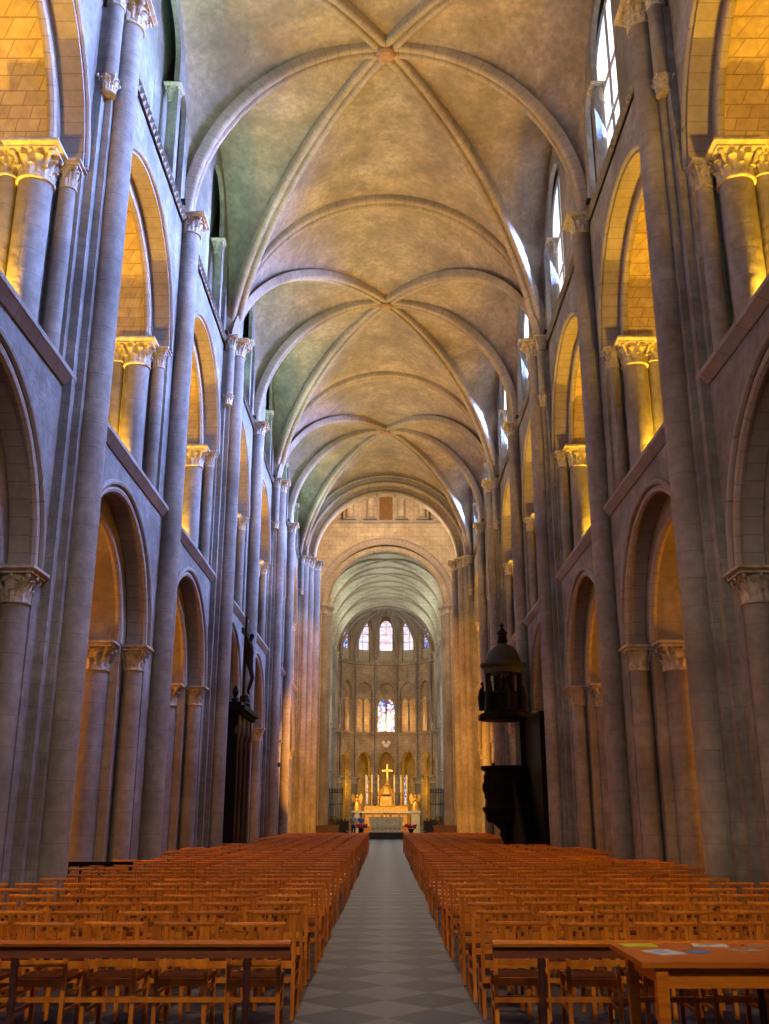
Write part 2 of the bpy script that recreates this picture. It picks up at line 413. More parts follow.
# ================================================================= NAVE ELEVATIONS
A_R, A_ZS, A_R2 = 2.55, 5.0, 2.12       # arcade
G_R, G_ZS, G_R2 = 2.72, 11.95, 2.42        # gallery
def clere_centre(i):
    """opening of the clerestory is measured from the nearer pier"""
    return PY[i], 1
for sg in (-1, 1):
    nm = 'left' if sg < 0 else 'right'; F = Fside(sg)
    m = M(); mi = M(); mg = M()
    for i in range(8):
        y0, y1 = PY[i], PY[i + 1]; c = (y0 + y1) / 2
        arch_plate(m, F, y0, y1, 0, Z_STR, c, A_R, 0, A_ZS, 0, .42, 28)
        arch_plate(mi, F, y0, y1, 0, Z_STR - .01, c, A_R2, 0, A_ZS, .42, 1.5, 28)
        arch_plate(m, F, y0, y1, Z_STR, Z_CLR, c, G_R, Z_STR + .02, G_ZS, 0, .42, 28)
        arch_plate(mg, F, y0, y1, Z_STR, Z_CLR, c, G_R2, Z_STR + .02, G_ZS, .42, 1.5, 28)
        arch_plate(mi, F, y0, y1, Z_STR, Z_CLR - .01, c, G_R2 - .002, Z_STR + .02, G_ZS, .405, .435, 28)
        # clerestory inner skin: large arch + small side arch beside the weak pier
        weak, k = clere_centre(i)
        e0, e1, c0, c1 = weak + 5.5, weak + 6.15, weak + 3.1, weak + 5.2
        lo, hi = weak + 5.35, weak + 6.75
        arch_plate(m, F, lo, hi, Z_CLR, 21.6, (e0 + e1) / 2, .33, Z_CLR + .02, 18.55, 0, .13, 12)
        lo, hi = weak, weak + 5.35
        arch_plate(m, F, lo, hi, Z_CLR, 21.6, (c0 + c1) / 2, 1.05, Z_CLR + .02, 19.35, 0, .13, 20)
    struct(m.obj('wall_' + nm, S_WALL, smooth=30), 'pale limestone nave wall of three storeys, ' + SIDE[sg], 'wall')
    struct(mi.obj('wall_%s_inner_arcade' % nm, S_SHAFT, smooth=30), 'deep limestone soffits of the arcade, ' + SIDE[sg], 'wall')
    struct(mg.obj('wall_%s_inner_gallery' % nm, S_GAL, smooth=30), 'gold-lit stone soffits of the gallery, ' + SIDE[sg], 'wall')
    # clerestory outer skin with window openings
    m = M()
    for i in range(8):
        weak, k = clere_centre(i); cc = weak + (4.6 if sg > 0 else 4.2)
        lo, hi = min(PY[i], PY[i + 1]), max(PY[i], PY[i + 1])
        a = 1.55 if sg > 0 else .38
        arch_plate(m, F, lo, hi, Z_CLR, 21.8, cc, a, Z_CLR + .3 if sg > 0 else 17.2, 18.95 if sg > 0 else 19.6, .24 if sg > 0 else .42, .45 if sg > 0 else .9, 20)
        mm = M(); zb, zs_, dd = (Z_CLR + .3, 18.95, .3) if sg > 0 else (17.2, 19.6, .7)
        P = [(-a, zb)] + arch_pts(a, zs_, 16) + [(a, zb)]
        mm.add([F(cc + s, dd, t) for s, t in P] + [F(cc + s, dd + .03, t) for s, t in P], [tuple(range(len(P))), tuple(range(2 * len(P) - 1, len(P) - 1, -1))])
        wn = mm.obj('window_%d' % (i + 1 + (8 if sg > 0 else 0)), G_SKY if sg > 0 else G_DARK, smooth=0)
        struct(wn, 'tall round-headed clerestory window over the %s bay, %s' % (ORD[i], SIDE[sg]), 'window')
        fr = M()
        ring(fr, lambda s, d, t: F(s, d, t), cc, zs_, a, [(-.07, dd - .06), (.0, dd - .06), (0, dd), (-.07, dd)], 16)
        for q in ((-a * .0, ), (-a, ), (a, )): fr.box(q[0] + cc - .03, q[0] + cc + .03, dd - .05, dd, zb, zs_ + (a if q[0] == 0 else 0), tf=lambda s, d, t: F(s, d, t))
        for zz in (zb, zb + 1.2, zb + 2.4): fr.box(cc - a, cc + a, dd - .05, dd, zz, zz + .05, tf=lambda s, d, t: F(s, d, t))
        fr.obj('window_frame', S_TRIM, wn)
    m.box(.9 if sg < 0 else .5, 1.4, PY[0], PY[8], 21.7, 21.9, tf=lambda a_, b_, c_: F(b_, a_, c_))
    m.box(0, 1.5, PY[0], PY[8], Z_CLR - .25, Z_CLR - .05, tf=lambda a_, b_, c_: F(b_, a_, c_))
    struct(m.obj('wall_%s_clerestory' % nm, S_WALL, smooth=30), 'clerestory passage wall behind the window arches, ' + SIDE[sg], 'wall')
    # aisle and gallery rooms behind
    m = M(); T = lambda a_, b_, c_: F(b_, a_, c_)
    m.box(5.4, 5.8, -4, PY[8] + 1, 0, 8.0, tf=T); m.box(1.5, 5.6, -4, PY[8] + 1, 7.75, 8.25, tf=T)
    # cross arches of the aisle
    for i in range(1, 9):
        y = PY[i]; Fc = lambda s, d, t, y=y: (sg * (W + 1.5 + 1.95 + s), y + d, t)
        arch_plate(m, Fc, -2.0, 2.0, 0, 7.8, 0, 1.7, 0, 5.2, -.35, .35, 16)
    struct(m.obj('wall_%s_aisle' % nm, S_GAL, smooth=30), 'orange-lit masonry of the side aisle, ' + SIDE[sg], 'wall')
    m = M(); m.box(4.6, 5.0, -4, PY[8] + 1, 8.2, 12, tf=T)
    n = 12
    for j in range(n):
        t0, t1 = PI / 2 * j / n, PI / 2 * (j + 1) / n
        pts = [(4.7 - 3.4 * (1 - cos(t)), 11.9 + 3.2 * sin(t)) for t in (t0, t1)]
        m.add([F(-4, pts[0][0], pts[0][1]), F(-4, pts[1][0], pts[1][1]), F(PY[8], pts[1][0], pts[1][1]), F(PY[8], pts[0][0], pts[0][1])], [(0, 1, 2, 3)])
    for i in range(1, 9):
        y = PY[i]; Fc = lambda s, d, t, y=y: (sg * (W + 1.5 + 1.6 + s), y + d, t)
        arch_plate(m, Fc, -1.7, 1.9, 8.2, 15.6, 0, 1.3, 8.2, 12.0, -.3, .3, 16)
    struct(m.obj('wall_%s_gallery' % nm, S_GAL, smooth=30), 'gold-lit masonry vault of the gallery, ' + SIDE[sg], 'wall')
    # strings
    m = M(); runs = []
    for i in range(8):
        for rings_z, mm in ((Z_STR, m),):
            pr = [(-.0, -.16), (-.16, -.16), (-.16, -.05), (-.04, .0), (0, .0)]
    def string(z, prof):
        mm = M(); rs = []
        for y in (PY[0], PY[8]): rs.append([F(y, d, z + t) for d, t in prof])
        mm.sweep(rs); return mm
    mm = string(Z_STR, [(.05, -.22), (-.03, -.22), (-.13, -.1), (-.15, -.08), (-.15, .0), (.05, .02)])
    struct(mm.obj('trim_%d' % (1 if sg < 0 else 2), S_TRIM, smooth=0), 'projecting string course under the gallery, ' + SIDE[sg], 'trim')
    mm = string(Z_CLR, [(.05, -.14), (-.03, -.14), (-.08, -.04), (-.08, .02), (.05, .02)])
    k = 0; y = PY[0]
    while y < PY[8]:
        mm.add([F(y, -.08, Z_CLR - .02), F(y + .22, -.08, Z_CLR - .02), F(y + .11, -.14, Z_CLR - .12), F(y + .11, -.02, Z_CLR - .18)], [(0, 1, 2), (0, 2, 3), (1, 3, 2)]); y += .22
    struct(mm.obj('trim_%d' % (3 if sg < 0 else 4), S_TRIM, smooth=0), 'carved zigzag string course under the clerestory, ' + SIDE[sg], 'trim')
    # end wall of the aisles behind the camera
    m = M(); m.box(-.1, 6, -4.3, -4, 0, 22, tf=T); m.box(0, .5, -4, PY[0], 0, 22, tf=T)
    struct(m.obj('wall_%s_west_bay' % nm, S_WALL), 'plain wall of the west bay, ' + SIDE[sg], 'wall')
# west wall with three windows (behind the camera)
m = M(); F = Fcross(-4.0)
for x in (-3.1, 0, 3.1): arch_plate(m, F, x - 1.55 if x > -3 else -W, x + 1.55 if x < 3 else W, 0, 22, x, .9, 8.3, 14, -.5, 0, 12)
struct(m.obj('wall_west', S_WALL), 'west wall with three tall windows behind the viewpoint', 'wall')

# ================================================================= arches (things)
def arches():
    for sg in (-1, 1):
        F = Fside(sg)
        for i in range(1 if True else 0, 8):
            c = (PY[i] + PY[i + 1]) / 2
            t = thing('arcade_arch', 'round moulded stone arch of the ground arcade, %s bay from the viewpoint, %s' % (ORD[i - 1], SIDE[sg]), 'arch', (sg * W, c, A_ZS))
            G = lambda s, d, z, c=c: tuple(Vector(F(s, d, z)) - Vector((sg * W, c, A_ZS)))
            m = M(); ring(m, G, c, A_ZS, A_R, [(-.025, .0), (.0, .0), (.0, .40), (-.025, .40)], 28); m.obj('voussoir_band', S_ORD, t)
            m = M(); ring(m, G, c, A_ZS, A_R, roll(.06, .10, -.03), 28); m.obj('hood_moulding', S_TRIM, t)
            m = M(); ring(m, G, c, A_ZS, A_R, roll(.075, -.02, .04), 28); m.obj('outer_roll', S_ORD, t)
            m = M(); ring(m, G, c, A_ZS, A_R2, roll(.085, -.0, .46), 28); m.obj('inner_roll', S_ORD, t)
            t = thing('gallery_arch', 'tall round gallery arch glowing gold inside, %s bay from the viewpoint, %s' % (ORD[i - 1], SIDE[sg]), 'arch', (sg * W, c, G_ZS))
            G = lambda s, d, z, c=c: tuple(Vector(F(s, d, z)) - Vector((sg * W, c, G_ZS)))
            m = M(); ring(m, G, c, G_ZS, G_R, [(-.025, .0), (.0, .0), (.0, .40), (-.025, .40)], 28); m.obj('voussoir_band', S_ORD, t)
            m = M(); ring(m, G, c, G_ZS, G_R, roll(.055, .09, -.02), 28); m.obj('hood_moulding', S_TRIM, t)
            m = M(); ring(m, G, c, G_ZS, G_R2, roll(.08, 0, .45), 28); m.obj('inner_roll', S_ORD, t)
arches()

# ================================================================= piers
for sg in (-1, 1):
    F = Fside(sg)
    for i in range(1, 9):
        y = PY[i]; strong = i % 2 == 0
        num = ORD[i - 1]
        t = thing('clustered_pier', '%s, %s from the viewpoint, %s' % ('strong limestone pier with stepped pilaster' if strong else 'slender limestone pier with single round shaft', num, SIDE[sg]), 'pier', (sg * W, y, 0))
        T = lambda a_, b_, c_: (sg * a_, b_, c_)
        if strong:
            m = M(); m.box(-.14, .1, -.52, .52, 0, 15.4, tf=T); m.box(-.26, .1, -.34, .34, 0, 15.4, tf=T); m.obj('pilaster', S_WALL, t, smooth=0)
            x = sg * (W - .36)
            column(t, x, y, 0, 15.9, .235, .55, .5, 'vault_shaft')
            for q in (-1, 1):
                # short upper shafts under the diagonal ribs, carried on corbels
                column(t, sg * (W - .2), y + q * .40, 13.95, 15.9, .15, .45, 0, 'corbelled_shaft', base=False)
                link('corbel', CAP, t, loc=(-sg * .2, q * .40, 13.6), scale=(.13, .13, .42))
        else:
            column(t, sg * (W - .17), y, 0, 15.9, .235, .5, .5, 'vault_shaft')
        # arcade half columns, two orders each way
        for q in (-1, 1):
            if i == 8 and q == 1: continue
            hw = 3.375
            column(t, sg * (W + .22), y + q * (hw - A_R + .03), 0, A_ZS, .20, .52, .42, 'arcade_shaft')
            column(t, sg * (W + .92), y + q * (hw - A_R2 + .0), 0, A_ZS, .30, .58, .45, 'arcade_half_column')
            column(t, sg * (W + 1.38), y + q * (hw - A_R2 - .28), 0, A_ZS, .2, .52, .42, 'arcade_shaft')
        # gallery columns
        for q in (-1, 1):
            if i == 8 and q == 1: continue
            yy = y + q * 3.375
            where = 'before' if q < 0 else 'beyond'
            g = thing('gallery_column', 'thick gallery column lit gold from its foot, %s the %s pier, %s' % (where, num, SIDE[sg]), 'column', (sg * (W + .62), y + q * (hw - G_R2), Z_STR), 'gallery columns')
            column(g, sg * (W + .62), y + q * (hw - G_R2), Z_STR, G_ZS, .27, .6, .3)
            g = thing('gallery_colonnette', 'thin front colonnette of the gallery arch, %s the %s pier, %s' % (where, num, SIDE[sg]), 'column', (sg * (W + .2), y + q * (hw - G_R + .02), Z_STR), 'gallery colonnettes')
            column(g, sg * (W + .2), y + q * (hw - G_R + .02), Z_STR, G_ZS, .14, .5, .25)
            g = thing('gallery_colonnette', 'thin rear colonnette of the gallery arch, %s the %s pier, %s' % (where, num, SIDE[sg]), 'column', (sg * (W + 1.06), y + q * (hw - G_R2 + .04), Z_STR), 'gallery colonnettes')
            column(g, sg * (W + 1.06), y + q * (hw - G_R2 + .04), Z_STR, G_ZS, .15, .5, .25)
            # floodlight at the foot of the column
            lx, ly = sg * (W + .90), y + q * (hw - G_R2 + .38)
            fl = thing('gallery_floodlight', 'small floodlight at the foot of the gallery column, %s the %s pier, %s' % (where, num, SIDE[sg]), 'lamp', (lx, ly, Z_STR), 'gallery floodlights')
            m = M(); m.box(-.07, .07, -.05, .05, 0, .05); m.lathe([(.05, .05), (.075, .07), (.08, .14), (.07, .145)], 10); m.obj('lamp_housing', IRON, fl)
            m = M(); m.lathe([(.06, .145), (.06, .15)], 10); m.obj('lamp_lens', LAMPM, fl)
            lamp('SPOT', 'gallery_lamp_light', (lx, ly, Z_STR + .22), L_GAL * (1.0 if q < 0 else .8), GOLD, aim=(lx - sg * .05, ly - q * .12, Z_STR + 4), spot_size=math.radians(150), spot_blend=.6, shadow_soft_size=.05)
    # clerestory colonnettes
    for i in range(1, 8):
        weak, k = clere_centre(i)
        g = thing('clerestory_colonnette', 'slim colonnette in the clerestory opening of the %s bay, %s' % (ORD[i - 1], SIDE[sg]), 'column', (sg * (W + .15), weak + 5.35, Z_CLR))
        column(g, sg * (W + .15), weak + 5.35, Z_CLR, 18.72, .13, .5, .25)
# aisle lamps
for sg in (-1, 1):
    for i in range(1, 8):
        c = (PY[i] + PY[i + 1]) / 2
        t = thing('aisle_floodlight', 'wall floodlight in the aisle of the %s bay, %s' % (ORD[i - 1], SIDE[sg]), 'lamp', (sg * (W + 5.2), c, 3.2), 'aisle floodlights')
        m = M(); m.box(-.1, .1, -.15, .15, -.08, .08); m.obj('lamp_housing', IRON, t)
        lamp('POINT', 'aisle_lamp_light', (sg * (W + 4.6), c + .5, 3.6), L_AISLE * (1.2 if sg < 0 else 1.0), ORANGE, shadow_soft_size=.15)

# ================================================================= VAULTS
RISE = Z_TOP - Z_CLR; HS = 4.85
def zt(s): return Z_CLR + RISE * sqrt(max(0, 1 - s * s))
def zd(s, hd=sqrt(HS ** 2 + 6.75 ** 2), rise=RISE, z0=Z_CLR):
    R = (hd * hd + rise * rise) / (2 * rise)
    circ = sqrt(max(0, R * R - (s * hd) ** 2)) - (R - rise)
    return z0 + .6 * rise * sqrt(max(0, 1 - s * s)) + .4 * circ
def rib(path, wd=.42, dp=.3, parent=None, name='rib', mat=None):
    """double-roll rib; path points on the intrados"""
    m = M(); rings = []
    prof = []
    for cx in (-wd * .27, wd * .27):
        pass
    pr = [(-wd / 2, dp)]
    for a in range(0, 7): pr.append((-wd * .27 - wd * .22 * cos(PI * a / 6), wd * .22 - wd * .22 * sin(PI * a / 6)))
    for a in range(0, 7): pr.append((wd * .27 - wd * .22 * cos(PI * a / 6), wd * .22 - wd * .22 * sin(PI * a / 6)))
    pr.append((wd / 2, dp))
    N = len(path); P = [Vector(p) for p in path]
    hd = (P[-1] - P[0]); hd.z = 0; hd.normalize(); side = Vector((0, 0, 1)).cross(hd)
    for i, p in enumerate(P):
        d = (P[min(i + 1, N - 1)] - P[max(i - 1, 0)]).normalized(); up = d.cross(side)
        if up.z < 0 and i not in (0, N - 1): up = -up
        if up.z < -.01: up = -up
        # outward = away from the vault centre
        rings.append([p + side * a + up * b for a, b in pr])
    m.sweep(rings, cap=True)
    o = m.obj(name, mat or S_RIB, parent, smooth=50)
    return o
def spath(f, n=28, t0=-1, t1=1):
    out = []
    for i in range(n + 1):
        ph = (t0 + (t1 - t0) * i / n) * PI / 2; s = sin(ph); out.append(f(s))
    return out
webs = M()
def web_front(m, Yb, Ym, hs=HS, zt_=zt, zd_=zd, off=.22, nx=36, ny=10, bulge=.12):
    g = []
    for i in range(nx + 1):
        s = sin((-1 + 2 * i / nx) * PI / 2); a = abs(s); row = []
        for j in range(ny + 1):
            wv = j / ny; Y = Yb + (Ym - Yb) * (a + (1 - a) * wv)
            z = zd_(a) * (1 - wv) + zt_(a) * wv + off + bulge * sin(PI * wv) * (1 - a)
            row.append((s * (hs + .1), Y, z))
        g.append(row)
    grid(m, g)
def web_side(m, Yb, Ym, sg, hs=HS, zt_=zt, zd_=zd, off=.22, top=Z_TOP, drop=.25, ns=24, nw=18, wall=W):
    g = []
    for i in range(ns + 1):
        s = sin(i / ns * PI / 2); row = []
        for j in range(nw + 1):
            wv = .5 - .5 * cos(PI * j / nw)
            Y = Yb + (Ym - Yb) * s * wv
            a, b = zt_(s), zd_(s); mean = a * (1 - wv) + b * wv
            crown = top - drop * s; bp = max(0, crown - (a + b) / 2)
            z = mean + bp * sqrt(max(0, 1 - abs(2 * wv - 1) ** 2.3)) * s ** .5 + off
            row.append((sg * (hs * s + (wall - hs) * s ** 6), Y, z))
        g.append(row)
    grid(m, g)
def grid(m, g):
    n = len(g[0]); vs = [p for r in g for p in r]; fs = []
    for i in range(len(g) - 1):
        for j in range(n - 1): fs.append((i * n + j, i * n + j + 1, (i + 1) * n + j + 1, (i + 1) * n + j))
    m.add(vs, fs)
for i in range(1, 8, 2):
    Yb = PY[i]; num = ORD[i // 2]
    for Ym in (PY[i - 1], PY[i + 1]):
        web_front(webs, Yb, Ym)
        for sg in (-1, 1): web_side(webs, Yb, Ym, sg)
    t = thing('vault_boss', 'carved keystone where the ribs meet, %s great vault from the viewpoint' % num, 'keystone', (0, Yb, Z_TOP - .05))
    m = M(); m.lathe([(.08, -.1), (.2, -.07), (.26, 0), (.26, .25)], 16, mod=lambda a, z: 1 + .08 * cos(6 * a)); m.obj('carved_disc', plain('painted_keystone', (.30, .17, .12), .8, 0, .4, 9, .3) if i == 1 else bpy.data.materials['painted_keystone'], t)
    rib_t = thing('middle_transverse_rib', 'rib crossing the nave through the keystone of the %s great vault' % num, 'rib', (0, 0, 0))
    rib(spath(lambda s: (s * HS, Yb, zt(s))), .42, .3, rib_t, 'rib_moulding')
    for k in (-1, 1):
        rt = thing('diagonal_rib', 'diagonal rib of the %s great vault, %s' % (num, 'starting at the near pulpit-side pier' if k > 0 else 'starting at the near crucifix-side pier'), 'rib', (0, 0, 0))
        rib(spath(lambda s: (-k * s * HS, Yb + s * 6.75, zd(abs(s))), 36), .44, .3, rt, 'rib_moulding')
    if i < 7:
        Ym = PY[i + 1]
        rt = thing('great_transverse_rib', 'broad transverse arch between the %s and %s great vaults' % (num, ORD[i // 2 + 1]), 'rib', (0, 0, 0))
        rib(spath(lambda s: (s * HS, Ym, zt(s))), .5, .32, rt, 'rib_moulding')
struct(webs.obj('ceiling', S_VAULT, smooth=60), 'tan limestone cells of the six-part nave vault', 'ceiling')
m = M(); m.box(-7, 7, -4.3, PY[8] + 1.5, 22.2, 22.5); struct(m.obj('ceiling_light_block', S_WALL, smooth=0), 'unseen light-blocking slab added over the nave vault', 'ceiling')  # unseen slab added to keep sky light off the nave
# lamps added on the cornice to brighten the vault
for i in range(1, 9):
    for sg in (-1, 1):
        x, y = sg * (W - .12), PY[i] - .75
        t = thing('added_cornice_lamp', 'small added fill lamp on the upper string course before the %s pier, %s' % (ORD[i - 1], SIDE[sg]), 'lamp', (x, y, Z_CLR + .02), 'added cornice lamps')
        m = M(); m.box(-.05, .05, -.08, .08, 0, .08); m.obj('lamp_housing', IRON, t)
        f = 1.0 if i < 3 else 1.5 if i < 5 else 2.2
        lamp('SPOT', 'vault_fill_light', (x - sg * .25, y, Z_CLR + .2), L_VAULT * f * (1 if sg > 0 else .8), WARM, aim=(-sg * .6, y, 20), spot_size=math.radians(150), spot_blend=.9, shadow_soft_size=.25)

# ================================================================= CROSSING
YC0, YC1 = 55.0, 70.0
m = M(); F = Fcross(YC0)
arch_plate(m, F, -8, 8, 0, 26, 0, 4.62, 0, 15.9, 0, .6, 32)
arch_plate(m, F, -8, 8, 0, 26, 0, 4.2, 0, 15.9, .6, 1.5, 32)
m.box(-19, -8, YC0, YC0 + 1.5, 0, 26); m.box(8, 19, YC0, YC0 + 1.5, 0, 26)
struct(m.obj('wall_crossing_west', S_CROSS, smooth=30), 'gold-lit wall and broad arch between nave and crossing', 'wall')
m = M(); F = Fcross(YC1)
arch_plate(m, F, -8, 8, 0, 22.6, 0, 4.66, 0, 16.2, 0, .5, 32)
arch_plate(m, F, -8, 8, 0, 22.6, 0, 4.3, 0, 16.2, .5, 1.4, 32)
for x0, x1, c, a in ((-8, -1.6, -4, .8), (-1.6, 1.6, 0, .75), (1.6, 8, 4, .8)):
    arch_plate(m, F, x0, x1, 22.6, 28, c, a, 22.7, 25.2, .2, .6, 14)
m.box(-19, -8, YC1, YC1 + 1.4, 0, 26); m.box(8, 19, YC1, YC1 + 1.4, 0, 26)
m.box(-8, 8, YC1 + .9, YC1 + 1.4, 22.6, 28)
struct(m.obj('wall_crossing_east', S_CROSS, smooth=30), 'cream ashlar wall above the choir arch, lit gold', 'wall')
m = M(); m.box(-8, 8, YC1 - .12, YC1 + .2, 22.45, 22.65); struct(m.obj('trim_5', S_TRIM, smooth=0), 'thin string course below the lantern windows', 'trim')
g = thing('lantern_arcade', 'row of short pale columns in front of the lantern passage above the choir arch', 'arcade', (0, YC1, 22.65))
for x in (-1.15, 1.15, -2.7, 2.7): column(g, x, YC1 + .0, 22.65, 25.2, .28, .5, .3)
S2, C2 = SHA.copy(), CAP.copy(); S2.materials[0] = S_CROSS; C2.materials[0] = S_CROSS
for o in list(COL.objects):
    if o.parent == g and o.data in (SHA, CAP): o.data = S2 if o.data == SHA else C2
m = M(); m.box(-.5, .5, .85, .9, .1, 3.1); m.obj('passage_door', wood('golden_brown_door', (.3, .15, .03), (.16, .07, .015)), g)
for sg in (-1, 1):
    nm = 'left' if sg < 0 else 'right'
    m = M(); F = Fside(sg, 5.6)
    arch_plate(m, F, YC0 + 1.5, YC1, 0, 28, 63.2, 5.4, 0, 15, 0, 1.4, 28); m.box(18.5, 19, YC0, YC1 + 1, 0, 28) if sg > 0 else m.box(-19, -18.5, YC0, YC1 + 1, 0, 28)
    struct(m.obj('wall_%s_transept' % nm, S_CROSS, smooth=30), 'transept arch and far wall, ' + SIDE[sg], 'wall')
    t = thing('crossing_pier', 'tall gold-lit compound pier where the nave meets the crossing, ' + SIDE[sg], 'pier', (sg * 4.5, YC0, 0))
    column(t, sg * 4.95, YC0 - .02, 0, 15.9, .2, .6, .5, 'tall_shaft'); column(t, sg * 4.42, YC0 + .3, 0, 15.9, .24, .6, .5, 'tall_shaft'); column(t, sg * 4.15, YC0 + 1.05, 0, 15.9, .3, .6, .5, 'tall_shaft')
    t = thing('choir_arch_pier', 'tall pale compound pier carrying the choir arch, ' + SIDE[sg], 'pier', (sg * 4.5, YC1, 0))
    column(t, sg * 4.95, YC1 - .05, 0, 16.2, .22, .6, .5, 'tall_shaft'); column(t, sg * 4.5, YC1 + .25, 0, 16.2, .24, .6, .5, 'tall_shaft'); column(t, sg * 4.28, YC1 + .95, 0, 16.2, .26, .6, .5, 'tall_shaft')
m = M(); m.box(-8, 8, YC0, YC1 + 1.4, 28, 28.3); m.box(-19, -5.6, YC0, YC1 + 1.4, 26, 26.3); m.box(5.6, 19, YC0, YC1 + 1.4, 26, 26.3); struct(m.obj('ceiling_crossing', S_CROSS, smooth=0), 'stone roof over the crossing', 'ceiling')
for nm_, Y, a, zs_, lab in (('west_crossing_arch', YC0, 4.62, 15.9, 'broad brown round arch closing the nave before the crossing'), ('choir_arch', YC1, 4.66, 16.2, 'round gold-lit double arch opening into the choir')):
    t = thing(nm_, lab, 'arch', (0, Y, zs_)); G = lambda s, d, z: (s, d, z - zs_)
    m = M(); ring(m, G, 0, zs_, a, [(0, -.03), (.36, -.03), (.36, .03), (0, .03)], 40); m.obj('voussoir_band', S_ORD, t)
    m = M(); ring(m, G, 0, zs_, a, roll(.09, 0, 0), 40); m.obj('outer_roll', S_RIB, t)
    m = M(); ring(m, G, 0, zs_, a, roll(.07, .42, -.02), 40); m.obj('hood_moulding', S_RIB, t)
    m = M(); ring(m, G, 0, zs_, a, roll(.1, -.38, .58), 40); m.obj('inner_roll', S_RIB, t)
lamp('POINT', 'lantern_light', (0, 60, 20.5), L_CROSS, (1, .72, .46), shadow_soft_size=.6)
for sg in (-1, 1):
    t = thing('crossing_floodlight', 'floodlight standing in the transept entrance, ' + SIDE[sg], 'lamp', (sg * 4.9, 66.5, 0))
    m = M(); m.tube([(0, 0, 0), (0, 0, 1.1)], .03); m.box(-.15, .15, -.1, .1, 1.1, 1.35); m.lathe([(.2, 0), (.2, .03)], 12); m.obj('lamp_housing', IRON, t)
    # gold wash over the last piers of the nave
    lamp('SPOT', 'crossing_wash_light', (-sg * 4.3, 41.7, 3.6), L_CROSS * 2.8, (1, .40, .03), aim=(sg * 4.8, 54.5, 5), spot_size=math.radians(50), spot_blend=.25, shadow_soft_size=.1)
    t = thing('nave_floodlight', 'small floodlight fixed to the pier shaft near the last chairs, ' + SIDE[-sg], 'lamp', (-sg * 4.42, 41.5, 3.6))
    m = M(); m.box(-.07, .07, -.06, .1, -.08, .08); m.box(-.02 if sg > 0 else 0, .0 if sg > 0 else .02, -.02, .02, -.02, .02); m.obj('lamp_housing', IRON, t)

# ================================================================= CHOIR
CW = 4.62; CY = [71.3, 76.1, 80.9, 85.7, 90.5]; CZ, CR = 16.0, 4.45
def zct(s): return CZ + CR * sqrt(max(0, 1 - s * s))
def zcd(s): return zd(s, sqrt(CW ** 2 + 2.4 ** 2), CR, CZ)
for sg in (-1, 1):
    nm = 'left' if sg < 0 else 'right'; F = Fside(sg, CW + .1); m = M()
    ys = [71.4] + CY[1:]
    for i in range(4):
        y0, y1 = ys[i], ys[i + 1]; c = (CY[i] + CY[i + 1]) / 2
        arch_plate(m, F, y0, y1, 0, 8.8, c, 1.6, 0, 5.0, 0, .9, 16, .35)
        arch_plate(m, F, y0, y1, 8.8, 15.7, c, 1.6, 9, 12.2, 0, .7, 16, .3)
        arch_plate(m, F, y0, y1, 15.7, 21, c, 1.0, 16.3, 19.0, 0, .5, 12, .2)
    m.box(0, 1, 71.4, 92, 15.6, 15.75, tf=lambda a, b, c: F(b, a - .15, c)); m.box(0, 1, 71.4, 92, 8.7, 8.85, tf=lambda a, b, c: F(b, a - .15, c))
    m.box(3, 3.4, 71.4, 96, 0, 21, tf=lambda a, b, c: F(b, a, c))
    struct(m.obj('wall_%s_choir' % nm, S_CHOIR, smooth=30), 'pale choir wall with pointed arches on three levels, ' + SIDE[sg], 'wall')
    for i, y in enumerate(CY):
        t = thing('choir_shaft', 'slender pale shaft cluster of the choir, %s after the choir arch, %s' % (ORD[i], SIDE[sg]), 'column', (sg * CW, y, 0))
        column(t, sg * (CW - .05), y, 0, 16, .15, .5, .4); column(t, sg * (CW + .02), y - .28, 0, 16, .1, .4, .4); column(t, sg * (CW + .02), y + .28, 0, 16, .1, .4, .4)
        m = M(); m.lathe([(.17, 8.7), (.24, 8.75), (.24, 8.85), (.17, 8.9)], 12, c=(-sg * .05, 0)); m.lathe([(.17, 4.9), (.22, 4.95), (.22, 5.05), (.17, 5.1)], 12, c=(-sg * .05, 0)); m.obj('shaft_ring', S_TRIM, t)
    for i in range(4):
        c = (CY[i] + CY[i + 1]) / 2
        lamp('AREA', 'choir_clerestory_daylight', (sg * (CW + .35), c, 17.6), 150, (.85, 1, .93), aim=(-sg * 2, c, 20.5), shape='RECTANGLE', size=1.5, size_y=2.0)
webs = M()
for i in range(4):
    Yb = (CY[i] + CY[i + 1]) / 2
    for Ym in (CY[i], CY[i + 1]):
        web_front(webs, Yb, Ym, CW, zct, zcd, .15, 24, 5, .05)
    # side cells
    for sg in (-1, 1):
        g = []
        for a in range(13):
            s = sin(a / 12 * PI / 2); row = []
            for j in range(13):
                wv = -cos(PI * j / 12); Y = Yb + 2.4 * s * wv
                z = zcd(s) + max(0, CZ + CR - .1 - zcd(s)) * sqrt(max(0, 1 - abs(wv) ** 2.3)) * s ** .5 + .15
                row.append((sg * (CW + .1) * s, Y, z))
            g.append(row)
        grid(webs, g)
    for k in (-1, 1):
        rt = thing('choir_diagonal_rib', 'thin diagonal rib of the %s choir vault, %s' % (ORD[i], 'rising from the near pulpit-side shaft' if k > 0 else 'rising from the near crucifix-side shaft'), 'rib')
        rib(spath(lambda s: (-k * s * CW, Yb + s * 2.4, zcd(abs(s))), 24), .13, .14, rt, 'rib_moulding', S_CHOIR)
for i, Y in enumerate(CY):
    rt = thing('choir_transverse_rib', 'transverse rib of the choir vault, %s after the choir arch' % ORD[i], 'rib')
    rib(spath(lambda s: (s * CW, Y, zct(s))), .24, .18, rt, 'rib_moulding', S_CHOIR)
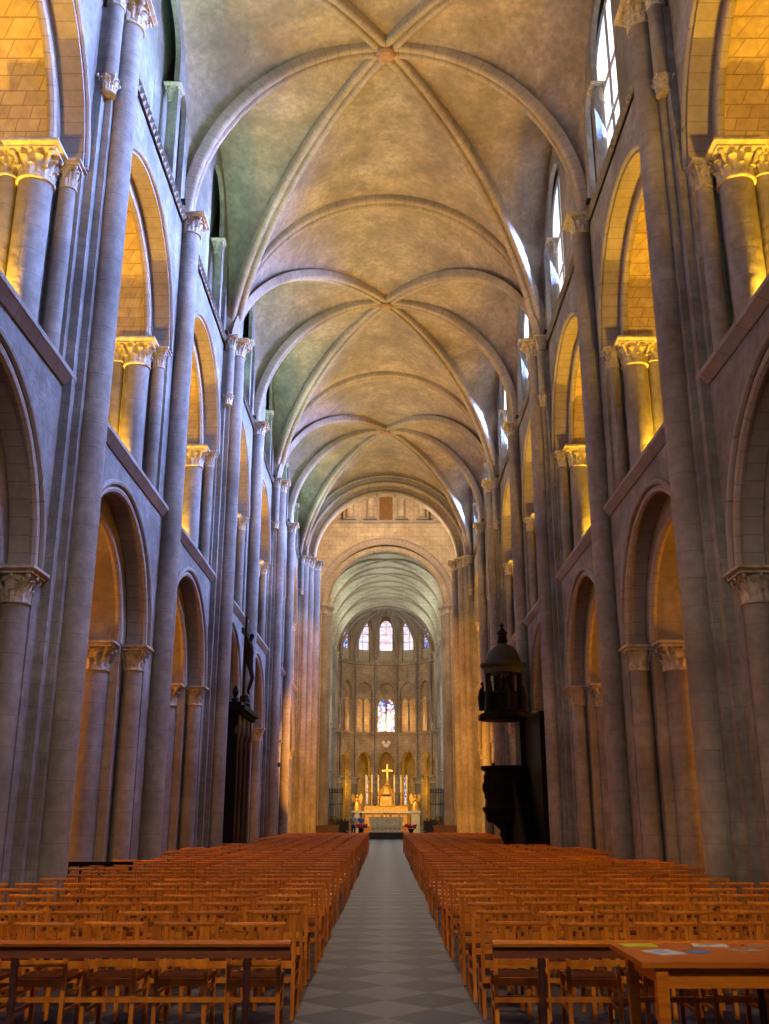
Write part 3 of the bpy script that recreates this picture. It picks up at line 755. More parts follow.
# ---- apse
AY, AR = 91.3, 4.95; NB = 7; DA = PI / NB
m = M(); m.box(-9, 9, 71.4, 102, 21.6, 21.8); struct(m.obj('ceiling_choir_light_block', S_CHOIR, smooth=0), 'unseen light-blocking slab added over the choir vault', 'ceiling')  # unseen slab added to stop sky light leaking into the choir
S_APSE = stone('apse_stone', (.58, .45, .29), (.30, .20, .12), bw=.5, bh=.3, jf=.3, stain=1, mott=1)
mw = M()
for b in range(NB):
    th = -PI / 2 + DA * (b + .5); R = AR * cos(DA / 2); hw = AR * sin(DA / 2)
    def FA(s, d, t, th=th, R=R): return ((R + d) * sin(th) + s * cos(th), AY + (R + d) * cos(th) - s * sin(th), t)
    where = ['hidden crucifix-side', 'outermost crucifix-side', 'inner crucifix-side', 'central', 'inner pulpit-side', 'outermost pulpit-side', 'hidden pulpit-side'][b]
    arch_plate(mw, FA, -hw, hw, 0, 9.0, 0, .74, 0, 6.4, 0, .7, 14, .5)
    arch_plate(mw, FA, -hw, hw, 9.0, 15.7, 0, .86, 9.2, 12.9, 0, .3, 16, .35)
    arch_plate(mw, FA, -hw, 0, 9.0, 15.7, -.43, .36, 9.2, 12.0, .3, .55, 10, .4)
    arch_plate(mw, FA, 0, hw, 9.0, 15.7, .43, .36, 9.2, 12.0, .3, .55, 10, .4)
    arch_plate(mw, FA, -hw, hw, 15.7, 21.2, 0, .62, 16.0, 19.5, 0, .7, 14, .15)
    mm = M(); mm.add([FA(s, .5, t) for s, t in [(-.62, 17.1)] + arch_pts(.62, 19.5, 14, .15) + [(.62, 17.1)]], [tuple(range(17))])
    wn = struct(mm.obj('window_%d' % (17 + b), G_PALE if b == 3 else G_BLUE if b in (1, 5) else G_PALE, smooth=0), 'bright stained apse window, %s bay' % where, 'window')
    fr = M(); ring(fr, FA, 0, 19.5, .62, [(-.07, .42), (0, .42), (0, .5), (-.07, .5)], 14, .15); fr.box(-.02, .02, .46, .5, 17.1, 20.2, tf=FA)
    for zz in (17.1, 17.9, 18.7, 19.5): fr.box(-.62, .62, .44, .5, zz, zz + .05, tf=FA)
    fr.box(-.62, .62, .3, .6, 16, 17.1, tf=FA); fr.obj('window_frame', S_CHOIR, wn)
    # triforium tracery
    t = thing('triforium_tracery', 'twin lancets and quatrefoil under a pointed arch, %s apse bay' % where, 'tracery')
    m = M(); ring(m, FA, 0, 12.9, .86, roll(.06, 0, 0), 16, .35); m.obj('arch_roll', S_APSE, t)
    m = M()
    for s in (-.43, .43): ring(m, FA, s, 12.0, .36, roll(.04, 0, .3), 12, .4)
    m.obj('lancet_roll', S_APSE, t)
    m = M()
    for q in range(4):
        cx, cz = .14 * cos(q * PI / 2), 13.15 + .14 * sin(q * PI / 2)
        pts = [FA(cx + .13 * cos(2 * PI * k / 12), .27, cz + .13 * sin(2 * PI * k / 12)) for k in range(13)]; m.tube(pts, .03, 6, False)
    m.obj('quatrefoil', S_APSE, t)
    m = M(); m.add([FA(.13 * cos(2 * PI * k / 16), .29, 13.15 + .13 * sin(2 * PI * k / 16)) for k in range(16)], [tuple(range(16))]); m.obj('shade_disc', BLACK, t)  # flat black disc stands in for shade inside the quatrefoil
    for s in (-.86, 0, .86):
        x, y, _ = FA(s, .2, 0); column(t, x, y, 9.05, 12.2, .07, .25, .2)
    # ground arch mouldings
    t = thing('apse_arch', 'narrow pointed arch of the apse arcade, %s bay' % where, 'arch'); m = M(); ring(m, FA, 0, 6.4, .74, roll(.08, 0, 0), 14, .5); m.obj('arch_roll', S_APSE, t)
    m = M(); ring(m, FA, 0, 6.4, .74, [(.15, -.03), (.3, -.03), (.3, .03), (.15, .03)], 14, .5); m.obj('arch_band', S_APSE, t)
for b in range(NB + 1):
    th = -PI / 2 + DA * b; x, y = AR * sin(th), AY + AR * cos(th)
    t = thing('apse_column', 'round gold-lit apse column with tall vault shaft, %s from the crucifix side' % ORD[b], 'column', (x, y, 0))
    column(t, x * .99, AY + AR * .99 * cos(th), 0, 5.0, .36, .6, .5, 'column_drum')
    column(t, (AR - .3) * sin(th), AY + (AR - .3) * cos(th), 5.0, 16.2, .09, .4, .3, 'vault_shaft')
    rt = thing('apse_rib', 'thin apse vault rib, %s from the crucifix side' % ORD[b], 'rib')
    P = []
    for i in range(17):
        s = sin(i / 16 * PI / 2); r = (AR - .25) * s; P.append((r * sin(th), AY + r * cos(th) * 1, CZ + .3 + (CR - .4) * sqrt(max(0, 1 - s * s))))
    rib(P[::-1], .24, .2, rt, 'rib_moulding')
for b in range(NB):
    th = -PI / 2 + DA * (b + .5); g = []
    for i in range(13):
        s = sin(i / 12 * PI / 2); row = []
        for j in range(11):
            wv = -1 + j / 5; a = th + wv * DA / 2; r = (AR + .1) * s * cos(DA / 2) / cos(wv * DA / 2)
            z0 = CZ + .3 + (CR - .4) * sqrt(max(0, 1 - s * s))
            z = z0 + (CZ + CR - .0 - z0) * sqrt(max(0, 1 - wv * wv)) * s ** .6 + .15
            row.append((r * sin(a), AY + r * cos(a), z))
        g.append(row)
    grid(webs, g)
struct(webs.obj('ceiling_choir', S_CHOIR, smooth=60), 'pale green-lit cells of the choir and apse vaults', 'ceiling')
mw.box(-.1, .1, 0, .1, 0, .1)
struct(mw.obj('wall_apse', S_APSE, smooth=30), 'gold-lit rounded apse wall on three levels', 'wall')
for z, r0, k in ((15.7, AR - .25, 6), (9.0, AR - .25, 7)):
    m = M(); rings = []
    for i in range(NB * 4 + 1):
        th = -PI / 2 + PI * i / (NB * 4)
        rings.append([((r) * sin(th), AY + r * cos(th), zz) for r, zz in ((r0 + .4, z - .1), (r0 + .05, z - .1), (r0, z), (r0, z + .1), (r0 + .4, z + .12))])
    m.sweep(rings); struct(m.obj('trim_%d' % k, S_APSE), 'curved moulded string course round the apse at %s level' % ('clerestory' if k == 6 else 'triforium'), 'trim')
# ambulatory wall with slender stained windows, triforium back wall
m = M(); N = 20; RB = 9.4
for i in range(N):
    a0, a1 = -PI / 2 + PI * i / N, -PI / 2 + PI * (i + 1) / N
    for R_, z0, z1 in ((RB, 0, 9.0), (RB - 1.2, 9.0, 15.9)):
        m.add([(R_ * sin(a0), AY + R_ * cos(a0), z0), (R_ * sin(a1), AY + R_ * cos(a1), z0), (R_ * sin(a1), AY + R_ * cos(a1), z1), (R_ * sin(a0), AY + R_ * cos(a0), z1)], [(0, 1, 2, 3)])
    for z in (9.0, 15.9): m.add([(r * sin(a), AY + r * cos(a), z) for r, a in ((AR + .4, a0), (RB, a0), (RB, a1), (AR + .4, a1))], [(0, 1, 2, 3)])
struct(m.obj('wall_ambulatory', S_APSE), 'gold-lit outer wall of the ambulatory', 'wall')
def slit(i, x, z0, z1, hw, mat, lab, R_=RB):
    y = AY + sqrt(max(0, (R_ - .12) ** 2 - x * x)) - .05
    mm = M(); P = [(-hw, z0)] + arch_pts(hw, z1 - hw * 1.3, 8, .3) + [(hw, z0)]
    mm.add([(x + s, y, t) for s, t in P], [tuple(range(len(P)))])
    o = struct(mm.obj('window_%d' % i, mat, smooth=0), lab, 'window')
    fr = M(); fr.tube([(x + s, y - .02, t) for s, t in P + [P[0]]], .05, 6); fr.obj('window_frame', S_APSE, o)
for i, (u, z0, z1, hw) in enumerate(((367.5, 2.2, 5.3, .18), (377.5, 2.4, 5.2, .13), (395, 2.2, 5.3, .2), (405.5, 2.2, 5.3, .18), (337.5, 3.2, 5.2, .18), (434, 2.8, 4.9, .2))):
    slit(24 + i, (u - 386) / 977 * 97, z0, z1, hw, G_BLUE, 'slender blue and white stained ambulatory window, %s from the crucifix side' % ORD[[1, 2, 3, 4, 0, 5][i]])
slit(30, 0, 9.5, 12.9, .88, G_BLUE, 'large blue stained window behind the central triforium arch', RB - 1.2)
for i, x in enumerate((-4.75, 4.75)): slit(31 + i, x, 9.8, 12.6, .3, G_BLUE, 'narrow blue window behind the triforium, ' + ('crucifix side' if x < 0 else 'pulpit side'), RB - 1.2)
for x in (-3, 3): lamp('POINT', 'ambulatory_light', (x * 1.6, AY + 6.9 - abs(x) * .8, 4.0), L_CHOIR * .8, GOLD, shadow_soft_size=.2)
for x in (-3, 0, 3): lamp('POINT', 'triforium_light', (x * 1.6, AY + 6.0 - abs(x) * .5, 10.2), L_CHOIR * .7, (1, .62, .25), shadow_soft_size=.2)
lamp('SPOT', 'apse_wash_light', (0, 84, 12), L_CHOIR * 1.9, (1, .60, .40), aim=(0, 96, 13.5), spot_size=math.radians(120), spot_blend=.8, shadow_soft_size=.3)
lamp('SPOT', 'altar_wash_light', (0, 80, 7), L_CHOIR * 5, (1, .6, .2), aim=(0, 92, 3.0), spot_size=math.radians(75), spot_blend=.6, shadow_soft_size=.2)
lamp('POINT', 'choir_light', (0, 76, 9), L_CHOIR * 2.4, (.95, .95, .85), shadow_soft_size=.5)

# ================================================================= CHAIRS
def top_rail(m):
    rings = []
    for i in range(9):
        u = -1 + i / 4; x = .235 * u; y = .03 * (u * u) - .01
        w_ = .058 - .012 * u * u
        rings.append([(x, y - w_ / 2, .82), (x, y + w_ / 2, .82), (x, y + w_ / 2 + .004, .838), (x, y + w_ / 2 - .012, .852), (x, y - w_ / 2 + .012, .852), (x, y - w_ / 2 - .004, .838)])
    m.sweep(rings)
def seat_m(m):
    m.box(-.205, .205, .03, .40, .425, .455)
def seat_rails(m):
    m.box(-.2, .2, .0, .03, .395, .45)
def chair_parts():
    P = []
    m = M(); top_rail(m); P.append(('top_rail', m, WOOD))
    m = M(); m.bar((-.19, .0, .56), (.19, .0, .56), .022, .045); P.append(('back_rail', m, WOOD))
    for x in (-.085, 0, .085):
        m = M(); m.box(x - .012, x + .012, -.008, .008, .575, .825); P.append(('spindle', m, WOOD))
    for x in (-.19, .19):
        m = M(); m.bar((x, -.03, .0), (x, .0, .42), .032, .03); m.bar((x, .0, .40), (x, .0, .83), .032, .028); P.append(('rear_leg', m, WOOD))
    for x in (-.185, .185):
        m = M(); m.bar((x, .39, .0), (x, .37, .46), .032, .032); P.append(('front_leg', m, WOOD))
    m = M(); seat_m(m); P.append(('seat', m, RUSH))
    m = M(); seat_rails(m); P.append(('seat_rail', m, WOOD))
    m = M(); m.bar((-.19, -.01, .31), (.19, -.01, .31), .02, .035); m.bar((-.185, .385, .25), (.185, .385, .25), .02, .03); P.append(('cross_stretcher', m, WOOD))
    for x in (-.188, .188):
        m = M(); m.bar((x, -.01, .22), (x, .38, .22), .02, .026); m.bar((x, -.005, .34), (x, .38, .34), .018, .022); P.append(('side_stretcher', m, WOOD))
    return P
CP = chair_parts()
proto_meshes = [(n, m.mesh(n, mat, 40), mat) for n, m, mat in CP]
allm = M()
for n, m, mat in CP: allm.add(m.v, m.f)
WHOLE = allm.mesh('wooden_chair', WOOD, 40)
rows = []
for k in range(44):
    Y = 8.2 + .9 * k
    rows.append(Y)
proto = None
count = 0
far = M()
def clear_of_pier(x, Y):
    for i, p in enumerate(PY):
        if abs(Y + .2 - p) < (1.35): return abs(x) + .24 < W - .75
    return True
for k, Y in enumerate(rows):
    for sg in (-1, 1):
        for j in range(8):
            x0 = 1.0 + .545 * j
            if j == 7 and not clear_of_pier(x0, Y): continue
            if j == 7 and k > 30: continue
            x = sg * (x0 + (.06 if sg > 0 and k == 0 else 0)) + random.uniform(-.03, .03)
            yj = Y + random.uniform(-.05, .05) + (.05 * j if sg > 0 else 0) * .3
            rz = random.uniform(-.05, .05)
            if 29.5 < Y < 35 and abs(x) > 3.0 and sg > 0: continue
            if 30.5 < Y < 35 and abs(x) > 3.9 and sg < 0: continue
            if Y > 42 and Y < 44.5 and 3.2 < abs(x) < 4.0: continue
            if count < 300:
                t = thing('wooden_chair', 'honey-brown wooden church chair, %s row, %s from the aisle, %s' % (ORD[k], ORD[j], SIDE[sg]), 'chair', (x, yj, 0), 'nave chairs in rows', rz) if k < 7 else tag(link('wooden_chair', WHOLE, loc=(x, yj, 0), rot=(0, 0, rz)), 'honey-brown wooden church chair, %s row, %s from the aisle, %s' % (ORD[k], ORD[j], SIDE[sg]), 'chair', 'nave chairs in rows')
                if k < 7:
                    for n, me, _ in proto_meshes: link(n, me, t)
                count += 1
            else:
                c_, s_ = cos(rz), sin(rz)
                far.add([(x + p[0] * c_ - p[1] * s_, yj + p[0] * s_ + p[1] * c_, p[2]) for p in allm.v], allm.f)
o = far.obj('distant_chairs', WOOD); tag(o, 'mass of brown wooden chairs filling the far half of the nave', 'chairs', kind='stuff')
for sg in (-1, 1):
    for k in range(8):
        Y = rows[k]; m = M(); m.box(sg * .82, sg * 4.3, -.045, -.02, .29, .325)
        o = m.obj('row_batten', WOOD, smooth=0); o.location = (0, Y, 0)
        tag(o, 'thin wooden batten tying the chairs of the %s row, %s' % (ORD[k], SIDE[sg]), 'batten')

# ---- front rails
def front_rail(x0, x1, posts, lab):
    t = thing('kneeling_rail', lab, 'rail', (0, 7.9, 0))
    m = M(); rings = [[(x, -.06, .715), (x, .06, .715), (x, .065, .735), (x, .05, .75), (x, -.05, .75), (x, -.068, .735)] for x in (x0, x1)]; m.sweep(rings); m.obj('top_rail', WOOD_T, t, smooth=0)
    m = M(); m.box(x0, x1, -.03, .02, .635, .716); m.obj('rail_board', WOOD_R, t, smooth=0)
    for x in posts:
        m = M(); prof = [(.028, .63), (.034, .58), (.024, .55), (.034, .5), (.027, .42), (.022, .36), (.034, .33), (.027, .3), (.024, .14), (.034, .1), (.034, .07)]
        m.lathe(prof[::-1], 12, c=(x, 0)); m.box(x - .04, x + .04, -.2, .16, 0, .07); m.obj('turned_post', WOOD_P, t)
front_rail(-4.4, -.71, (-1.03, -2.75, -4.2), 'long wooden kneeling rail in front of the first chair row, crucifix side')
front_rail(.79, 4.6, (1.15, 2.75, 4.3), 'long wooden kneeling rail partly behind the orange table')
# lamp added out of view behind the camera to brighten the chairs
t = thing('added_chair_lamp', 'added iron fill lamp for the chairs, hung behind the viewpoint', 'lamp', (0, -1.6, 10.2))
m = M(); m.tube([(0, 0, .3), (0, 0, 11.9)], .015, 6); m.lathe([(.05, .3), (.28, .12), (.3, 0), (.26, 0), (.04, .26)], 16); m.obj('lamp_shade', IRON, t)
m = M(); m.sphere((0, 0, .1), .08); m.obj('bulb', LAMPM, t)
lamp('SPOT', 'chair_fill_light', (0, -1.6, 10.1), L_CHAIR_FILL, (1, .74, .42), aim=(0, 11, .6), spot_size=math.radians(80), spot_blend=.9, shadow_soft_size=.25)
# ---- table with leaflets
t = thing('wooden_table', 'orange-brown wooden table with leaflets on it, beside the kneeling rail', 'table', (2.66, 7.25, 0))
m = M(); m.box(-1.03, 1.03, -.45, .5, .715, .75); m.obj('tabletop', WOOD_T, t, smooth=0)
m = M(); m.box(-.9, .9, -.40, -.375, .59, .715); m.box(-.9, .9, .40, .425, .59, .715); m.box(-.9, -.875, -.4, .42, .6, .715); m.box(.875, .9, -.4, .42, .6, .715); m.obj('apron', WOOD_T, t, smooth=0)
for x in (-.9, .9):
    for y in (-.39, .40):
        m = M(); rings = [[(x - r, y - r, z), (x + r, y - r, z), (x + r, y + r, z), (x - r, y + r, z)] for r, z in ((.028, 0), (.038, .6), (.038, .715))]; m.sweep(rings); m.obj('leg', WOOD_T, t, smooth=0)
def leaflet(x, y, w_, h_, c, rz, lab, extra=None):
    t = thing('leaflet', lab, 'leaflet', (x, y, .7505), rz=rz)
    m = M(); m.box(-w_ / 2, w_ / 2, -h_ / 2, h_ / 2, 0, .006); m.obj('sheet', plain('paper_%02d' % int(100 * x), c, .6, var=.1), t, smooth=0)
    if extra:
        m = M()
        for q in range(3): m.box(-w_ * .35, w_ * (.3 - .1 * q), h_ * (.25 - .22 * q), h_ * (.32 - .22 * q), .006, .0065)
        m.obj('printed_lines', plain('ink_%02d' % int(100 * x), extra, .6), t, smooth=0)
leaflet(1.81, 7.62, .24, .16, (.55, .55, .02), .05, 'yellow leaflet at the near corner of the orange table')
leaflet(1.89, 7.25, .20, .24, (.50, .58, .78), .35, 'pale blue leaflet with printed lines on the orange table', (.15, .25, .6))
leaflet(2.13, 7.28, .13, .14, (.10, .22, .62), .2, 'small deep blue leaflet beside the pale blue one')
leaflet(2.32, 7.62, .24, .14, (.62, .64, .72), -.15, 'white leaflet with a dark printed block on the orange table', (.08, .08, .15))
leaflet(2.48, 7.36, .2, .14, (.40, .28, .24), .3, 'brownish leaflet lying behind the blue ones on the table', (.1, .05, .05))
leaflet(2.66, 7.58, .2, .16, (.38, .17, .08), 0, 'rust-coloured leaflet at the picture edge of the table')

# dark low bench rail in the crucifix-side aisle arch
t = thing('aisle_bench', 'low dark slatted bench in the arch behind the strong pier, crucifix side', 'bench', (-5.2, 17.2, 0))
m = M(); m.box(-.9, 1.0, -.03, .03, .83, .9); m.obj('back_rail', BLACK, t, smooth=0)
m = M()
for q in range(10): m.box(-.88 + q * .2, -.85 + q * .2, -.02, .02, .05, .83)
m.obj('slats', BLACK, t, smooth=0)
m = M(); m.box(-.9, 1.0, 0, .38, .42, .46); m.obj('seat', BLACK, t, smooth=0)
for x in (-.86, .96):
    m = M(); m.box(x - .03, x + .03, .3, .36, 0, .42); m.box(x - .03, x + .03, -.03, .03, 0, .88); m.obj('leg', BLACK, t, smooth=0)

# ================================================================= PULPIT
PX, PYY = 4.02, 33.6
t = thing('pulpit', 'black carved wooden pulpit with panelled tub, dark back board and stair', 'pulpit', (PX, PYY, 0))
def octa(m, prof, n=8, rot=PI / 8, c=(0, 0)):
    rings = []
    for r, z in prof: rings.append([(c[0] + r * cos(rot + 2 * PI * k / n), c[1] + r * sin(rot + 2 * PI * k / n), z) for k in range(n)])
    m.sweep(rings)
m = M(); octa(m, [(.3, 1.15), (.5, 1.35), (.74, 1.6), (.86, 1.75), (.9, 1.85), (.8, 1.92), (.78, 2.0), (.78, 3.02), (.9, 3.08), (.92, 3.18)]); tub = m.obj('tub', BLACK, t, smooth=0)
for k in range(8):
    a = 2 * PI * k / 8 + PI / 4
    m = M(); R_ = .725; cx, cy = R_ * cos(a), R_ * sin(a); tx, ty = -sin(a), cos(a)
    m.tube([(cx * 1.01 + tx * s * .2, cy * 1.01 + ty * s * .2, z) for s, z in ((-1, 2.15), (1, 2.15), (1, 2.9), (-1, 2.9), (-1, 2.15))], .025, 6); m.sphere((cx, cy, 2.5), .12, 8, 6, (1, 1, 1.7)); m.obj('carved_panel', BLACK, tub)
m = M(); octa(m, [(.5, 0), (.5, .15), (.3, .25), (.2, .5), (.2, .8), (.32, 1.0), (.3, 1.15)]); m.obj('stem', BLACK, t)
m = M()
for k in range(4): m.sphere((.6 * cos(k * PI / 2), .6 * sin(k * PI / 2), 1.62), .16, 8, 6, (1, 1, 1.5))
m.obj('carved_brackets', BLACK, t)
m = M(); m.box(.45, .98, -.25, 1.0, 0, 4.7); m.box(.62, .95, -3.5, -.2, 0, 4.65)
m.obj('back_board', BLACK, t, smooth=0)
m = M()
for k in range(9): m.box(.1, .62, -.6 - k * .3, -.3 - k * .3, 0, 2.0 - k * .22)
m.add([(.08, -.3, 0), (.08, -3.1, 0), (.08, -3.1, .9), (.08, -.3, 3.1), (.16, -.3, 0), (.16, -3.1, 0), (.16, -3.1, .9), (.16, -.3, 3.1)], [(0, 1, 2, 3), (4, 7, 6, 5), (0, 4, 5, 1), (1, 5, 6, 2), (2, 6, 7, 3), (3, 7, 4, 0)])
m.obj('stair', BLACK, t, smooth=0)
m = M(); octa(m, [(.86, 4.68), (.95, 4.72), (.95, 4.85), (.8, 4.92), (.72, 5.0), (.7, 5.5), (.74, 5.55), (.66, 5.6)]); can = m.obj('sounding_board', BLACK, t, smooth=0)
m = M()
for k in range(8):
    a = 2 * PI * k / 8 + PI / 8; m.tube([(.58 * cos(a), .58 * sin(a), 5.58), (.58 * cos(a), .58 * sin(a), 6.3)], .07, 8)
octa(m, [(.05, 5.58), (.12, 5.7), (.08, 5.95), (.1, 6.05), (.03, 6.2)], 10); m.obj('lantern_columns', BLACK, can)
m = M(); octa(m, [(.66, 6.25), (.68, 6.42), (.8, 6.5), (.8, 6.58), (.62, 6.62), (.6, 6.75), (.5, 7.0), (.34, 7.18), (.15, 7.27), (.12, 7.3)], 16); m.obj('dome', plain('dark_lead_dome', (.012, .014, .013), .7), can)
m = M(); octa(m, [(.12, 7.28), (.2, 7.34), (.16, 7.4), (.14, 7.6), (.2, 7.64), (.1, 7.75), (.04, 7.85), (.07, 7.92), (.01, 8.0)], 8); m.obj('finial', BLACK, can)
for a in (PI, -PI / 2, -PI * .75, PI * .75, -PI * .25):
    m = M(); x, y = .78 * cos(a), .78 * sin(a); m.tube([(x, y, 5.0), (x, y, 5.45), (x * .97, y * .97, 5.7), (x * .9, y * .9, 5.85)], [.09, .12, .08, .03], 8); m.sphere((x * .95, y * .95, 5.9), .06, 8, 6); m.obj('carved_figure', BLACK, can)

# ================================================================= CHURCHWARDENS' PEW + CRUCIFIX
t = thing('canopied_pew', 'tall black wooden canopied pew against the arcade below the crucifix', 'pew', (-5.05, 32.1, 0))
m = M(); m.box(-.3, .5, -1.5, -1.44, 0, 4.7); m.box(-.3, .5, 1.44, 1.5, 0, 4.7); m.box(-.3, -.2, -1.5, 1.5, 0, 4.7); m.obj('panelled_back', BLACK, t, smooth=0)
m = M(); m.box(-.3, .62, -1.62, 1.62, 4.62, 4.74); m.box(-.3, .72, -1.72, 1.72, 4.74, 4.86); m.box(-.3, .58, -1.58, 1.58, 4.86, 4.98); m.obj('cornice', BLACK, t, smooth=0)
for y in (-1.4, -.48, .48, 1.4):
    m = M(); m.lathe([(.12, 0), (.12, .5), (.075, .55), (.065, 3.9), (.1, 4.0), (.12, 4.1), (.07, 4.6)], 12, c=(.46, y)); m.obj('front_column', DOAK, t)
m = M(); G = lambda s, d, z: (.42 + d, s, z)
for c in (-.94, 0, .94): arch_plate(m, G, c - .47, c + .47, 3.7, 4.65, c, .36, 3.7, 4.0, 0, .06, 12)
m.obj('arched_front', DOAK, t, smooth=0)
m = M(); m.box(-.2, .1, -1.44, 1.44, .42, .48); m.box(.34, .4, -1.44, 1.44, .0, 1.0); m.obj('bench_seat', DOAK, t, smooth=0)
for y in (-1.3, 1.3):
    m = M(); m.lathe([(.02, 4.98), (.1, 5.0), (.12, 5.1), (.05, 5.15), (.1, 5.3), (.03, 5.5)], 10, c=(.35, y)); m.obj('urn_finial', BLACK, t)

def figure(name, joints, bones, mat, parent, sub=1, root=0, loc=(0, 0, 0), rz=0):
    me = bpy.data.meshes.new(name); me.from_pydata([j[0] for j in joints], bones, []); me.materials.append(mat)
    o = link(name, me, parent, loc=loc, rot=(0, 0, rz))
    sk = o.modifiers.new('skin', 'SKIN'); sk.use_smooth_shade = True
    for i, j in enumerate(joints):
        r = j[1]; r = (r, r) if not hasattr(r, '__len__') else r
        me.skin_vertices[0].data[i].radius = r
        me.skin_vertices[0].data[i].use_root = (i == root)
    if sub:
        s = o.modifiers.new('sub', 'SUBSURF'); s.levels = sub; s.render_levels = sub
    return o
t = thing('crucifix', 'large black crucifix standing on the canopied pew', 'crucifix', (-4.66, 32.5, 4.98))
m = M(); m.box(-.06, .0, -.09, .09, 0, 3.05); m.box(-.06, .0, -.85, .85, 2.35, 2.52); m.lathe([(.22, 0), (.24, .12), (.14, .2), (.12, .4)], 10, c=(-.03, 0)); m.obj('cross', BLACK, t, smooth=0)
J = [((.1, 0, 1.45), (.11, .15)), ((.12, 0, 1.75), (.1, .14)), ((.1, 0, 2.05), (.1, .17)), ((.12, 0, 2.22), .055), ((.18, .02, 2.38), .10), ((.17, .03, 2.47), .07),
     ((.08, .2, 2.12), .055), ((.05, .45, 2.28), .042), ((.04, .72, 2.46), .032), ((.04, .8, 2.5), .03), ((.08, -.2, 2.12), .055), ((.05, -.45, 2.28), .042), ((.04, -.72, 2.46), .032), ((.04, -.8, 2.5), .03),
     ((.15, .09, 1.35), .085), ((.24, .1, .98), .062), ((.1, .05, .55), .04), ((.16, .03, .45), .035), ((.15, -.09, 1.35), .085), ((.24, -.06, .98), .062), ((.1, -.04, .55), .04), ((.17, -.02, .44), .035)]
B = [(0, 1), (1, 2), (2, 3), (3, 4), (4, 5), (2, 6), (6, 7), (7, 8), (8, 9), (2, 10), (10, 11), (11, 12), (12, 13), (0, 14), (14, 15), (15, 16), (16, 17), (0, 18), (18, 19), (19, 20), (20, 21)]
figure('corpus', J, B, BLACK, t, 1)

# ================================================================= ALTARS
t = thing('altar_dais', 'dark low step under the carved stone altar', 'step', (0, 72.2, 0)); m = M(); m.box(-1.25, 1.25, -.6, .7, 0, .45); m.box(-1.5, 1.5, -.9, .9, 0, .2); m.obj('steps', plain('dark_slate', (.03, .03, .03), .5), t, smooth=0)
t = thing('stone_altar', 'pale block altar with carved figures along its front', 'altar', (0, 72.2, .45))
m = M(); rings = []
for w_, z in ((1.02, 0), (1.05, .08), (1.12, .5), (1.17, .85), (1.22, .92), (1.22, 1.02)): rings.append([(-w_, -.45, z), (w_, -.45, z), (w_, .45, z), (-w_, .45, z)])
m.sweep(rings); m.obj('altar_block', MARBLE, t, smooth=0)
m = M()
for k in range(7):
    x = -.9 + k * .3; m.sphere((x, -.47, .4 + .04 * (k % 2)), .1, 8, 6, (1, .6, 2.2)); m.sphere((x + .02, -.48, .68 + .04 * (k % 2)), .06, 8, 6)
m.obj('carved_relief', MARBLE, t)
m = M(); m.tube([(.02, -.1, 1.02), (.02, -.1, 1.3)], .03, 8); m.box(-.18, .22, -.2, 0, 1.28, 1.33); m.lathe([(.1, 1.02), (.1, 1.05)], 10, c=(.02, -.1)); o = m.obj('altar_cross', GOLDM, smooth=0); o.location = (0, 72.2, .45); tag(o, 'small pale lectern stand on the stone altar', 'stand')
RED = plain('red_flowers', (.45, .02, .04), .7, 0, .4, 20)
for sg in (-1, 1):
    t = thing('flower_arrangement', 'low red flower arrangement beside the stone altar, ' + SIDE[sg], 'flowers', (sg * 1.75, 72.0, .0))
    m = M(); m.lathe([(.12, 0), (.14, .5), (.22, .62), (.2, .7)], 12); m.obj('vase', IRON, t)
    m = M()
    for q in range(26): m.sphere((random.uniform(-.4, .4), random.uniform(-.2, .2), .75 + random.uniform(0, .2)), .08, 6, 5)
    m.obj('blossoms', RED, t)
t = thing('high_altar', 'gilded high altar with tabernacle, cloth and carved panels', 'altar', (0, 88.5, 0))
m = M(); m.box(-2.6, 2.6, -1.4, .6, 0, .25); m.box(-2.3, 2.3, -1.0, .6, .25, .5); m.box(-2.0, 2.0, -.6, .6, .5, 1.75); m.obj('altar_body', plain('red_gold_panels', (.5, .2, .05), .5, .2, .5, 5), t, smooth=0)
m = M(); m.box(-2.1, 2.1, -.68, .62, 1.75, 1.92); m.obj('altar_cloth', WHITE, t, smooth=0)
m = M()
for k in range(5): m.box(-1.8 + k * .76, -1.25 + k * .76, -.64, -.6, .7, 1.6)
m.obj('gilt_panels', GOLDM, t, smooth=0)
m = M(); m.box(-1.9, 1.9, .0, .5, 1.92, 2.35); m.box(-.55, .55, -.1, .5, 2.35, 3.3); octa(m, [(.7, 3.3), (.62, 3.4), (.5, 3.75), (.3, 4.0), (.1, 4.1)], 8, PI / 8, (0, .2))
for x in (-.5, .5): m.lathe([(.08, 2.35), (.06, 2.45), (.06, 3.2), (.09, 3.3)], 10, c=(x, -.15))
for q in range(9):
    a = PI * (q + .5) / 9; m.tube([(0, .1, 3.0), (1.0 * cos(a), .1, 3.0 + 1.1 * sin(a))], [.06, .01], 6)
m.obj('tabernacle', GOLDM, t)
t = thing('altar_cross', 'tall gilded cross above the tabernacle', 'cross', (0.1, 88.6, 4.1))
m = M(); m.lathe([(.2, 0), (.22, .08), (.08, .2), (.06, .5)], 12); m.box(-.06, .06, -.05, .05, .3, 1.75); m.box(-.45, .45, -.05, .05, 1.15, 1.28); m.obj('cross_arms', GOLDM, t, smooth=0)
